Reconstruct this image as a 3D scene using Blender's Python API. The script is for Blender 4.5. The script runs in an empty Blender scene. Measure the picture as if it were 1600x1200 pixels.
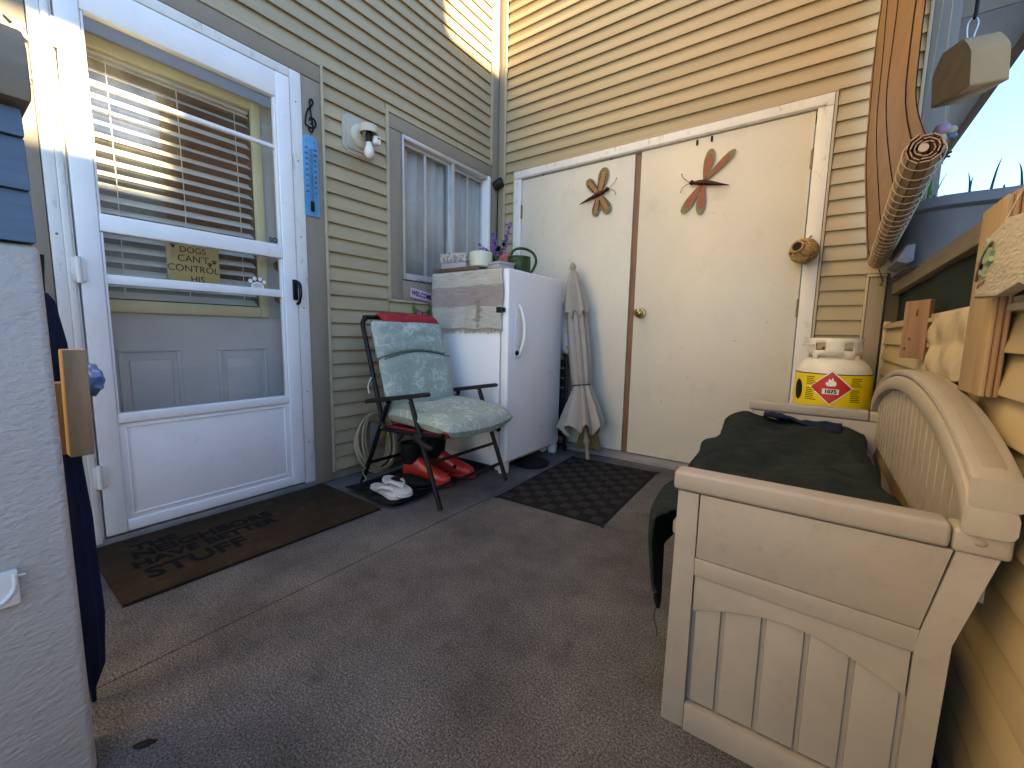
import bpy, bmesh, math, random
from mathutils import Vector, Matrix, noise
R = math.radians
random.seed(7)
scene = bpy.context.scene
COL = scene.collection

# ------------------------------------------------------------------ camera
CAMH = 0.84
cd = bpy.data.cameras.new('camera'); cam = bpy.data.objects.new('camera', cd); COL.objects.link(cam)
yaw, pitch, roll = R(35.512), R(6.851), R(1.0367)
fw = Vector((-math.sin(yaw)*math.cos(pitch), math.cos(yaw)*math.cos(pitch), -math.sin(pitch)))
rt = Vector((math.cos(yaw), math.sin(yaw), 0)); up = rt.cross(fw)
r2 = rt*math.cos(roll) + up*math.sin(roll); u2 = -rt*math.sin(roll) + up*math.cos(roll)
cam.matrix_world = Matrix(((r2.x, u2.x, -fw.x, 0), (r2.y, u2.y, -fw.y, 0), (r2.z, u2.z, -fw.z, CAMH), (0, 0, 0, 1)))
cd.sensor_width = 36; cd.lens = 659.26/1600*36; cd.clip_start = 0.01; cd.clip_end = 2000
scene.camera = cam

# ------------------------------------------------------------------ sky, sun, exposure
SUN_AZ = Vector((1.0, -0.03)).normalized()      # towards the sun, seen from above
SUN_TAN = 0.30                                   # low late sun
w = bpy.data.worlds.new('World'); scene.world = w; w.use_nodes = True
nt = w.node_tree; bg = nt.nodes['Background']
sky = nt.nodes.new('ShaderNodeTexSky'); sky.sky_type = 'NISHITA'; sky.sun_disc = False
sky.sun_elevation = math.atan(SUN_TAN)
sky.sun_rotation = math.atan2(SUN_AZ.x, SUN_AZ.y)
sky.air_density = 0.8; sky.dust_density = 0.0; sky.ozone_density = 5.0
nt.links.new(sky.outputs[0], bg.inputs[0]); bg.inputs[1].default_value = 0.09
sl = bpy.data.lights.new('sun', 'SUN'); sun = bpy.data.objects.new('sun', sl); COL.objects.link(sun)
sl.energy = 4.0; sl.angle = R(0.35); sl.color = (1.0, 0.88, 0.66)
sd = -Vector((SUN_AZ.x, SUN_AZ.y, SUN_TAN)).normalized()
sun.rotation_euler = sd.to_track_quat('-Z', 'Y').to_euler(); sun.location = (8, 0, 6)
scene.view_settings.view_transform = 'Standard'; scene.view_settings.look = 'None'
scene.view_settings.gamma = 1.0; scene.view_settings.use_curve_mapping = False
scene.view_settings.exposure = 3.3
scene.view_settings.use_white_balance = True; scene.view_settings.white_balance_temperature = 8700; scene.view_settings.white_balance_tint = 10
scene.render.engine = 'CYCLES'
scene.cycles.max_bounces = 10; scene.cycles.diffuse_bounces = 6; scene.cycles.transparent_max_bounces = 16

# ------------------------------------------------------------------ materials
def nodes(name):
    m = bpy.data.materials.new(name); m.use_nodes = True
    t = m.node_tree; b = t.nodes['Principled BSDF']
    return m, t, b
def N(t, kind, **kw):
    n = t.nodes.new(kind)
    for k, v in kw.items():
        if k in n.inputs.keys(): n.inputs[k].default_value = v
        else: setattr(n, k, v)
    return n
def coords(t, scale=(1, 1, 1), rand=False):
    tc = N(t, 'ShaderNodeTexCoord'); mp = N(t, 'ShaderNodeMapping')
    mp.inputs['Scale'].default_value = scale
    t.links.new(tc.outputs['Object'], mp.inputs[0])
    if rand:
        oi = N(t, 'ShaderNodeObjectInfo'); mu = N(t, 'ShaderNodeMath', operation='MULTIPLY'); mu.inputs[1].default_value = 40
        t.links.new(oi.outputs['Random'], mu.inputs[0])
        cb = N(t, 'ShaderNodeCombineXYZ')
        for i in range(3): t.links.new(mu.outputs[0], cb.inputs[i])
        t.links.new(cb.outputs[0], mp.inputs['Location'])
    return mp.outputs[0]
def ramp(t, src, stops):
    r = N(t, 'ShaderNodeValToRGB'); e = r.color_ramp.elements
    while len(e) < len(stops): e.new(0.5)
    for i, (p, c) in enumerate(stops):
        e[i].position = p; e[i].color = (c, c, c, 1) if isinstance(c, (int, float)) else (*c, 1)
    t.links.new(src, r.inputs[0]); return r.outputs[0]
def mixc(t, fac, a, b, mode='MIX'):
    m = N(t, 'ShaderNodeMix', data_type='RGBA', blend_type=mode)
    for s, v in ((0, fac), (6, a), (7, b)):
        if isinstance(v, (int, float)): m.inputs[s].default_value = v
        elif isinstance(v, tuple): m.inputs[s].default_value = (*v, 1)
        else: t.links.new(v, m.inputs[s])
    return m.outputs[2]
def bump(t, b, src, strength, dist=0.002):
    bp = N(t, 'ShaderNodeBump'); bp.inputs['Strength'].default_value = strength; bp.inputs['Distance'].default_value = dist
    t.links.new(src, bp.inputs['Height']); t.links.new(bp.outputs[0], b.inputs['Normal'])
    return bp
def dk(c, f): return tuple(min(1, x*f) for x in c)
MATS = {}
def mat(name, base, rough=0.55, var=0.12, scale=5, bmp=0.15, bscale=120, metal=0.0, stretch=(1, 1, 1), rand=False, dirt=0.0, dirtc=(0.08, 0.06, 0.04), coat=0.0, bdist=0.001):
    m, t, b = nodes(name)
    v = coords(t, stretch, rand)
    n1 = N(t, 'ShaderNodeTexNoise', Scale=scale, Detail=6.0, Roughness=0.6); t.links.new(v, n1.inputs['Vector'])
    f = ramp(t, n1.outputs[0], [(0.3, 0.0), (0.7, 1.0)])
    c = mixc(t, f, dk(base, 1-var), dk(base, 1+var*0.6))
    if rand:
        oi = N(t, 'ShaderNodeObjectInfo')
        hs = N(t, 'ShaderNodeHueSaturation'); mr = N(t, 'ShaderNodeMapRange'); mr.inputs[3].default_value = 0.91; mr.inputs[4].default_value = 1.07
        t.links.new(oi.outputs['Random'], mr.inputs[0]); t.links.new(mr.outputs[0], hs.inputs['Value']); t.links.new(c, hs.inputs['Color'])
        c = hs.outputs[0]
    if dirt:
        n3 = N(t, 'ShaderNodeTexNoise', Scale=scale*3.3, Detail=9.0, Roughness=0.72); t.links.new(v, n3.inputs['Vector'])
        df = ramp(t, n3.outputs[0], [(0.56, 0.0), (0.74, dirt)])
        c = mixc(t, df, c, dirtc)
    t.links.new(c, b.inputs['Base Color'])
    rr = ramp(t, n1.outputs[0], [(0.2, max(0.02, rough-0.08)), (0.8, min(1, rough+0.08))]); t.links.new(rr, b.inputs['Roughness'])
    b.inputs['Metallic'].default_value = metal
    if metal == 0 and max(base) < 0.13 and rough > 0.3: b.inputs['Specular IOR Level'].default_value = 0.12 if rough > 0.55 else 0.25
    if coat: b.inputs['Coat Weight'].default_value = coat
    if bmp:
        n2 = N(t, 'ShaderNodeTexNoise', Scale=bscale, Detail=4.0); t.links.new(v, n2.inputs['Vector'])
        bump(t, b, n2.outputs[0], bmp, bdist)
    MATS[name] = m; return m
def wood(name, c1, c2, grain=(2, 2, 30), rough=0.6, bmp=0.25, scale=3.0):
    m, t, b = nodes(name); v = coords(t, grain, True)
    n0 = N(t, 'ShaderNodeTexNoise', Scale=scale, Detail=5.0, Roughness=0.65, Distortion=0.6); t.links.new(v, n0.inputs['Vector'])
    f = ramp(t, n0.outputs[0], [(0.32, 0.0), (0.5, 0.55), (0.68, 1.0)])
    c = mixc(t, f, c1, c2); t.links.new(c, b.inputs['Base Color']); b.inputs['Roughness'].default_value = rough
    bump(t, b, n0.outputs[0], bmp, 0.001)
    MATS[name] = m; return m
def glass(name, tint=(0.975, 0.985, 0.985), refl=0.10, dusty=0.05):
    m = bpy.data.materials.new(name); m.use_nodes = True; t = m.node_tree; t.nodes.clear()
    o = N(t, 'ShaderNodeOutputMaterial'); tr = N(t, 'ShaderNodeBsdfTransparent'); tr.inputs[0].default_value = (*tint, 1)
    gl = N(t, 'ShaderNodeBsdfGlossy'); gl.inputs['Roughness'].default_value = 0.02
    lw = N(t, 'ShaderNodeLayerWeight'); pw = N(t, 'ShaderNodeMath', operation='POWER'); pw.inputs[1].default_value = 5.0   # Schlick, the same from both sides
    t.links.new(lw.outputs['Facing'], pw.inputs[0])
    ad = N(t, 'ShaderNodeMath', operation='MULTIPLY_ADD'); ad.inputs[1].default_value = 0.9; ad.inputs[2].default_value = 0.02+refl*0.2
    t.links.new(pw.outputs[0], ad.inputs[0])
    mx = N(t, 'ShaderNodeMixShader'); t.links.new(ad.outputs[0], mx.inputs[0]); t.links.new(tr.outputs[0], mx.inputs[1]); t.links.new(gl.outputs[0], mx.inputs[2])
    df = N(t, 'ShaderNodeBsdfDiffuse'); df.inputs[0].default_value = (0.6, 0.6, 0.57, 1)
    v = coords(t); nz = N(t, 'ShaderNodeTexNoise', Scale=9.0, Detail=8.0, Roughness=0.75); t.links.new(v, nz.inputs['Vector'])
    fa = ramp(t, nz.outputs[0], [(0.4, dusty*0.4), (0.75, dusty*2.0)])
    m2 = N(t, 'ShaderNodeMixShader'); t.links.new(fa, m2.inputs[0]); t.links.new(mx.outputs[0], m2.inputs[1]); t.links.new(df.outputs[0], m2.inputs[2])
    t.links.new(m2.outputs[0], o.inputs[0]); MATS[name] = m; return m

mat('siding', (0.415, 0.328, 0.20), 0.5, 0.10, 2.2, 0.25, 60, stretch=(0.6, 0.6, 6), rand=True, dirt=0.10, bdist=0.0015)
mat('jchannel', (0.43, 0.35, 0.235), 0.5, 0.08, 4, 0.1)
mat('taupe', (0.27, 0.225, 0.165), 0.62, 0.12, 6, 0.35, 40, stretch=(1, 1, 0.3), dirt=0.15)
mat('backing', (0.10, 0.085, 0.06), 0.9)
mat('white_paint', (0.82, 0.82, 0.82), 0.38, 0.05, 6, 0.05, 60, dirt=0.16, dirtc=(0.25, 0.23, 0.2))
mat('chipped_white', (0.72, 0.71, 0.67), 0.5, 0.08, 9, 0.3, 60, stretch=(1, 1, 0.35), dirt=0.75, dirtc=(0.22, 0.19, 0.14))
mat('entry_paint', (0.47, 0.455, 0.43), 0.55, 0.06, 5, 0.05)
mat('lite_frame', (0.62, 0.54, 0.30), 0.5, 0.08, 5, 0.05)
mat('blind_slat', (0.72, 0.70, 0.63), 0.5, 0.05, 5, 0.0)
mat('unlit_room', (0.045, 0.038, 0.03), 0.9, 0.3, 2)  # colour holds the darkness of the unlit rooms
mat('closet_door', (0.66, 0.62, 0.52), 0.40, 0.08, 1.6, 0.2, 25, dirt=0.34, dirtc=(0.40, 0.33, 0.24), bdist=0.002)
wood('brown_edge', (0.16, 0.075, 0.035), (0.25, 0.13, 0.07), (20, 20, 1.2))
mat('brass', (0.42, 0.30, 0.12), 0.3, 0.2, 20, 0.05, 80, metal=1.0)
mat('hinge_metal', (0.25, 0.20, 0.13), 0.45, 0.2, 20, 0.1, metal=0.9)
mat('black_metal', (0.006, 0.006, 0.0065), 0.38, 0.2, 20, 0.05)
mat('black_plastic', (0.014, 0.014, 0.015), 0.5, 0.2, 20, 0.1)
mat('black_rubber', (0.012, 0.012, 0.012), 0.62, 0.3, 10, 0.2, 60)
mat('steel', (0.5, 0.5, 0.5), 0.35, 0.1, 20, 0.0, metal=1.0)
mat('aluminium', (0.62, 0.62, 0.62), 0.4, 0.1, 12, 0.05, metal=0.7)
mat('freezer_white', (0.82, 0.82, 0.83), 0.32, 0.025, 4, 0.12, 350, dirt=0.05, bdist=0.0005)
mat('plastic_white', (0.74, 0.74, 0.72), 0.35, 0.05, 8, 0.0)
mat('resin', (0.345, 0.308, 0.265), 0.5, 0.08, 7, 0.35, 420, dirt=0.30, dirtc=(0.16, 0.12, 0.085), bdist=0.0008)
mat('resin_dark', (0.30, 0.255, 0.20), 0.55, 0.06, 7, 0.35, 420, dirt=0.3, dirtc=(0.13, 0.10, 0.07))
mat('blanket', (0.019, 0.027, 0.027), 0.95, 0.45, 14, 1.0, 90, stretch=(1, 2.5, 1), bdist=0.006)
mat('navy_cloth', (0.011, 0.016, 0.045), 0.7, 0.25, 9, 0.3, 200)
mat('blue_plastic', (0.10, 0.22, 0.50), 0.15, 0.2, 12, 0.1, 30)
mat('red_fabric', (0.34, 0.012, 0.022), 0.8, 0.15, 14, 0.5, 500)
mat('red_rubber', (0.50, 0.035, 0.025), 0.25, 0.12, 8, 0.05)
mat('flipflop', (0.62, 0.60, 0.57), 0.6, 0.08, 20, 0.3, 300)
mat('umbrella_cloth', (0.36, 0.32, 0.27), 0.85, 0.10, 8, 0.4, 400, dirt=0.12)
mat('umbrella_pole', (0.30, 0.26, 0.20), 0.5, 0.1, 8, 0.05)
mat('straw', (0.30, 0.20, 0.08), 0.8, 0.35, 30, 0.7, 80, stretch=(6, 6, 0.5))
mat('hose_tan', (0.40, 0.30, 0.19), 0.55, 0.15, 12, 0.1)
mat('tank_white', (0.68, 0.66, 0.58), 0.3, 0.06, 6, 0.08, 60, dirt=0.25, dirtc=(0.3, 0.24, 0.15))
mat('label_yellow', (0.78, 0.60, 0.02), 0.45, 0.06, 8, 0.0)
mat('label_red', (0.52, 0.025, 0.025), 0.4, 0.06, 8, 0.0)
mat('label_white', (0.8, 0.78, 0.74), 0.4, 0.04, 8, 0.0)
mat('ink', (0.012, 0.012, 0.012), 0.6, 0.1, 8, 0.0)
mat('thermo_blue', (0.05, 0.30, 0.55), 0.35, 0.2, 14, 0.0, dirt=0.25, dirtc=(0.5, 0.65, 0.75))
mat('screen_grey', (0.17, 0.18, 0.185), 0.7, 0.08, 5, 0.2, 900)
mat('vertical_blind', (0.50, 0.495, 0.475), 0.6, 0.06, 5, 0.1)
mat('kraft', (0.36, 0.23, 0.12), 0.75, 0.10, 7, 0.4, 30, bdist=0.004)
mat('stucco', (0.47, 0.45, 0.415), 0.8, 0.08, 3, 0.75, 75, stretch=(1, 1, 1.8), bdist=0.005, dirt=0.10, dirtc=(0.3, 0.27, 0.22))
mat('blue_board', (0.085, 0.145, 0.21), 0.6, 0.18, 6, 0.6, 40, stretch=(8, 1, 8))
mat('rail_cap', (0.24, 0.20, 0.145), 0.7, 0.18, 8, 0.5, 60, stretch=(1, 1, 4))
wood('rail_wood', (0.17, 0.125, 0.075), (0.27, 0.21, 0.135), (18, 1.2, 18))
wood('plank_wood', (0.29, 0.19, 0.095), (0.38, 0.26, 0.145), (14, 14, 1.1))
wood('cedar', (0.19, 0.10, 0.058), (0.31, 0.18, 0.105), (12, 12, 1.0))
wood('block_wood', (0.26, 0.17, 0.09), (0.38, 0.26, 0.145), (12, 12, 1.0))
wood('bamboo', (0.20, 0.105, 0.052), (0.30, 0.165, 0.08), (6, 1.0, 6), 0.5)
wood('tray_wood', (0.085, 0.045, 0.03), (0.15, 0.085, 0.05), (14, 1.2, 14))
mat('green_sheet', (0.020, 0.034, 0.032), 0.85, 0.25, 7, 0.3, 200, dirt=0.1, dirtc=(0.06, 0.07, 0.06))
mat('beige_cloth', (0.42, 0.35, 0.24), 0.9, 0.12, 8, 0.4, 300)
mat('tote_grey', (0.105, 0.120, 0.150), 0.55, 0.12, 8, 0.25, 300)
mat('plant_green', (0.06, 0.16, 0.035), 0.5, 0.3, 12, 0.1)
mat('grass_blade', (0.05, 0.085, 0.03), 0.6, 0.3, 12, 0.1)
mat('can_green', (0.028, 0.058, 0.020), 0.38, 0.15, 9, 0.05)
mat('pink_cloth', (0.42, 0.10, 0.10), 0.85, 0.2, 14, 0.4, 200)
mat('purple_petal', (0.22, 0.11, 0.36), 0.7, 0.45, 40, 0.0)
mat('leaf_dark', (0.015, 0.03, 0.018), 0.6, 0.3, 20, 0.0)
mat('grey_card', (0.34, 0.34, 0.36), 0.6, 0.08, 8, 0.1)
mat('lamp_white', (0.54, 0.49, 0.38), 0.5, 0.1, 14, 0.2, dirt=0.5, dirtc=(0.16, 0.10, 0.05))
mat('mount_block', (0.44, 0.39, 0.33), 0.55, 0.06, 8, 0.05)
mat('wicker', (0.42, 0.27, 0.12), 0.7, 0.35, 25, 0.3)
mat('sign_yellow', (0.50, 0.385, 0.15), 0.6, 0.06, 8, 0.0)
mat('sign_pink', (0.62, 0.42, 0.55), 0.6, 0.08, 8, 0.1)
mat('butterfly_pink', (0.62, 0.10, 0.28), 0.5, 0.3, 30, 0.0)
mat('wing_orange', (0.27, 0.052, 0.010), 0.42, 0.3, 25, 0.1, 60)
mat('wing_tan', (0.32, 0.17, 0.06), 0.45, 0.2, 40, 0.1, 60)
mat('wing_olive', (0.17, 0.15, 0.045), 0.42, 0.25, 25, 0.1, 60)
mat('dragon_body', (0.055, 0.010, 0.008), 0.35, 0.5, 60, 0.2, 90)
mat('twine', (0.45, 0.38, 0.26), 0.9, 0.2, 40, 0.3)
mat('plaque', (0.40, 0.36, 0.30), 0.85, 0.12, 14, 0.9, 60, stretch=(1, 1, 3), bdist=0.004, dirt=0.3)
mat('plaque_leaf', (0.24, 0.34, 0.22), 0.7, 0.25, 20, 0.3)
mat('shell_purple', (0.30, 0.20, 0.30), 0.5, 0.5, 40, 0.1)
mat('shell_blue', (0.08, 0.16, 0.28), 0.5, 0.5, 40, 0.1)
mat('outlet_cream', (0.52, 0.46, 0.30), 0.45, 0.06, 8, 0.0)
mat('outlet_yellow', (0.58, 0.42, 0.08), 0.45, 0.06, 8, 0.0)
mat('bulb', (0.72, 0.70, 0.64), 0.2, 0.03, 8, 0.0)
mat('fascia', (0.055, 0.055, 0.06), 0.6, 0.12, 8, 0.1)
mat('soffit', (0.13, 0.18, 0.26), 0.65, 0.10, 4, 0.3, 60)
mat('house_grey', (0.20, 0.20, 0.195), 0.7, 0.1, 3, 0.1)
mat('blocker_pale', (0.50, 0.47, 0.42), 0.8, 0.1, 2, 0.1)
mat('roof_shingle', (0.10, 0.09, 0.085), 0.9, 0.3, 9, 0.4, 40)
mat('ground', (0.36, 0.34, 0.31), 0.95, 0.2, 0.6, 0.3, 20)
mat('dry_leaf', (0.030, 0.020, 0.013), 0.8, 0.3, 40, 0.2)
mat('sill_grey', (0.22, 0.215, 0.21), 0.55, 0.2, 8, 0.3, 60, dirt=0.4, dirtc=(0.07, 0.065, 0.06))
mat('coir', (0.042, 0.028, 0.016), 1.0, 0.35, 7, 1.0, 420, dirt=0.4, dirtc=(0.16, 0.11, 0.07), bdist=0.004)
mat('coir_print', (0.008, 0.008, 0.009), 1.0, 0.3, 60, 0.8, 420)
mat('mat_dark', (0.016, 0.016, 0.017), 0.95, 0.2, 30, 0.6, 300)
mat('mat_light', (0.031, 0.031, 0.033), 0.95, 0.25, 60, 0.8, 300)
mat('crate_grey', (0.12, 0.12, 0.13), 0.6, 0.1, 8, 0.1)
glass('door_glass', refl=0.10, dusty=0.012)
glass('window_glass', (0.96, 0.97, 0.97), refl=0.1, dusty=0.04)
glass('bulb_glass', (0.95, 0.95, 0.92), refl=0.3, dusty=0.25)

def floor_material():
    m, t, b = nodes('deck_vinyl'); v = coords(t)
    vo = N(t, 'ShaderNodeTexNoise', Scale=210.0, Detail=3.0, Roughness=0.7); t.links.new(v, vo.inputs['Vector'])
    n1 = N(t, 'ShaderNodeTexNoise', Scale=3.2, Detail=8.0, Roughness=0.65); t.links.new(v, n1.inputs['Vector'])
    n2 = N(t, 'ShaderNodeTexNoise', Scale=9.0, Detail=6.0, Roughness=0.7); t.links.new(v, n2.inputs['Vector'])
    sp = ramp(t, vo.outputs[0], [(0.34, (0.034, 0.0335, 0.034)), (0.5, (0.104, 0.102, 0.103)), (0.66, (0.225, 0.222, 0.224))])
    bl = ramp(t, n1.outputs[0], [(0.34, 0.55), (0.66, 1.15)])
    c = mixc(t, 1.0, sp, bl, 'MULTIPLY')
    st = ramp(t, n2.outputs[0], [(0.57, 0.0), (0.72, 0.6)])
    c = mixc(t, st, c, (0.05, 0.042, 0.034)); t.links.new(c, b.inputs['Base Color'])
    b.inputs['Roughness'].default_value = 0.8; b.inputs['Specular IOR Level'].default_value = 0.2
    bump(t, b, vo.outputs[0], 0.5, 0.002); MATS['deck_vinyl'] = m
floor_material()
def cushion_material():
    m, t, b = nodes('cushion'); v = coords(t)
    out = None
    for sc, wd, off in ((9, 0.020, 0), (15, 0.020, 5)):
        mp = N(t, 'ShaderNodeMapping'); mp.inputs['Location'].default_value = (off, off*2, off*3); t.links.new(v, mp.inputs[0])
        n = N(t, 'ShaderNodeTexNoise', Scale=float(sc), Detail=1.0, Distortion=1.2); t.links.new(mp.outputs[0], n.inputs['Vector'])
        r = ramp(t, n.outputs[0], [(0.5-wd*1.8, 0.0), (0.5-wd*0.5, 1.0), (0.5+wd*0.5, 1.0), (0.5+wd*1.8, 0.0)])
        n3 = N(t, 'ShaderNodeTexNoise', Scale=sc*0.9); t.links.new(mp.outputs[0], n3.inputs['Vector'])
        g = ramp(t, n3.outputs[0], [(0.44, 0.0), (0.52, 1.0)])
        mm = N(t, 'ShaderNodeMath', operation='MULTIPLY'); t.links.new(r, mm.inputs[0]); t.links.new(g, mm.inputs[1])
        if out is None: out = mm.outputs[0]
        else:
            mx = N(t, 'ShaderNodeMath', operation='MAXIMUM'); t.links.new(out, mx.inputs[0]); t.links.new(mm.outputs[0], mx.inputs[1]); out = mx.outputs[0]
    nb = N(t, 'ShaderNodeTexNoise', Scale=4.0, Detail=4.0); t.links.new(v, nb.inputs['Vector'])
    base = mixc(t, nb.outputs[0], (0.25, 0.33, 0.275), (0.31, 0.38, 0.325))
    fm = N(t, 'ShaderNodeMath', operation='MULTIPLY'); fm.inputs[1].default_value = 0.62; t.links.new(out, fm.inputs[0])
    c = mixc(t, fm.outputs[0], base, (0.52, 0.58, 0.53)); t.links.new(c, b.inputs['Base Color']); b.inputs['Roughness'].default_value = 0.85
    wv = N(t, 'ShaderNodeTexNoise', Scale=600.0); t.links.new(v, wv.inputs['Vector']); bump(t, b, wv.outputs[0], 0.3, 0.001)
    MATS['cushion'] = m
cushion_material()
def rag_rug_material():
    m, t, b = nodes('rag_rug'); v = coords(t)
    sx = N(t, 'ShaderNodeSeparateXYZ'); t.links.new(v, sx.inputs[0])
    n0 = N(t, 'ShaderNodeTexNoise', Scale=6.0, Detail=3.0); t.links.new(v, n0.inputs['Vector'])
    ad = N(t, 'ShaderNodeMath', operation='MULTIPLY_ADD'); ad.inputs[1].default_value = 0.06; t.links.new(n0.outputs[0], ad.inputs[0]); t.links.new(sx.outputs['Z'], ad.inputs[2])
    band = ramp(t, ad.outputs[0], [(0.0, (0.50, 0.47, 0.41)), (1.0, (0.52, 0.49, 0.42))])
    # mauve band between two heights
    lo = N(t, 'ShaderNodeMath', operation='GREATER_THAN'); lo.inputs[1].default_value = -0.180; t.links.new(ad.outputs[0], lo.inputs[0])
    hi = N(t, 'ShaderNodeMath', operation='LESS_THAN'); hi.inputs[1].default_value = -0.058; t.links.new(ad.outputs[0], hi.inputs[0])
    bm_ = N(t, 'ShaderNodeMath', operation='MULTIPLY'); t.links.new(lo.outputs[0], bm_.inputs[0]); t.links.new(hi.outputs[0], bm_.inputs[1])
    mp = N(t, 'ShaderNodeMapping'); mp.inputs['Scale'].default_value = (6, 6, 90); t.links.new(v, mp.inputs[0])
    n1 = N(t, 'ShaderNodeTexNoise', Scale=2.0, Detail=5.0, Roughness=0.7); t.links.new(mp.outputs[0], n1.inputs['Vector'])
    c = mixc(t, bm_.outputs[0], band, (0.35, 0.29, 0.27))
    fl = ramp(t, n1.outputs[0], [(0.3, 0.72), (0.7, 1.12)])
    c = mixc(t, 1.0, c, fl, 'MULTIPLY')
    n2 = N(t, 'ShaderNodeTexNoise', Scale=70.0, Detail=2.0); t.links.new(v, n2.inputs['Vector'])
    sp = ramp(t, n2.outputs[0], [(0.68, 0.0), (0.74, 0.6)]); c = mixc(t, sp, c, (0.14, 0.10, 0.10))
    t.links.new(c, b.inputs['Base Color']); b.inputs['Roughness'].default_value = 0.95
    bump(t, b, n1.outputs[0], 0.9, 0.003); MATS['rag_rug'] = m
rag_rug_material()
def lattice_material():
    m, t, b = nodes('lattice_pot'); v = coords(t); s = N(t, 'ShaderNodeSeparateXYZ'); t.links.new(v, s.inputs[0])
    def lin(a, b_, c_):
        x = N(t, 'ShaderNodeMath', operation='MULTIPLY'); x.inputs[1].default_value = a; t.links.new(s.outputs[0], x.inputs[0])
        y = N(t, 'ShaderNodeMath', operation='MULTIPLY_ADD'); y.inputs[1].default_value = b_; t.links.new(s.outputs[1], y.inputs[0]); t.links.new(x.outputs[0], y.inputs[2])
        z = N(t, 'ShaderNodeMath', operation='MULTIPLY_ADD'); z.inputs[1].default_value = c_; t.links.new(s.outputs[2], z.inputs[0]); t.links.new(y.outputs[0], z.inputs[2])
        q = N(t, 'ShaderNodeMath', operation='SINE'); t.links.new(z.outputs[0], q.inputs[0])
        a2 = N(t, 'ShaderNodeMath', operation='ABSOLUTE'); t.links.new(q.outputs[0], a2.inputs[0]); return a2.outputs[0]
    k = 190
    mi = N(t, 'ShaderNodeMath', operation='MINIMUM'); t.links.new(lin(k*.7, k*.7, k), mi.inputs[0]); t.links.new(lin(k*.7, k*.7, -k), mi.inputs[1])
    c = mixc(t, ramp(t, mi.outputs[0], [(0.16, 0.0), (0.3, 1.0)]), (0.24, 0.32, 0.20), (0.66, 0.66, 0.54)); t.links.new(c, b.inputs['Base Color'])
    b.inputs['Roughness'].default_value = 0.3; MATS['lattice_pot'] = m
lattice_material()
def floral_material():
    m, t, b = nodes('floral_box'); v = coords(t)
    n = N(t, 'ShaderNodeTexNoise', Scale=32.0, Detail=2.0, Distortion=1.5); t.links.new(v, n.inputs['Vector'])
    c = mixc(t, ramp(t, n.outputs[0], [(0.46, 0.0), (0.52, 1.0)]), (0.22, 0.20, 0.185), (0.44, 0.41, 0.38)); t.links.new(c, b.inputs['Base Color'])
    b.inputs['Roughness'].default_value = 0.6; MATS['floral_box'] = m
floral_material()

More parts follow.
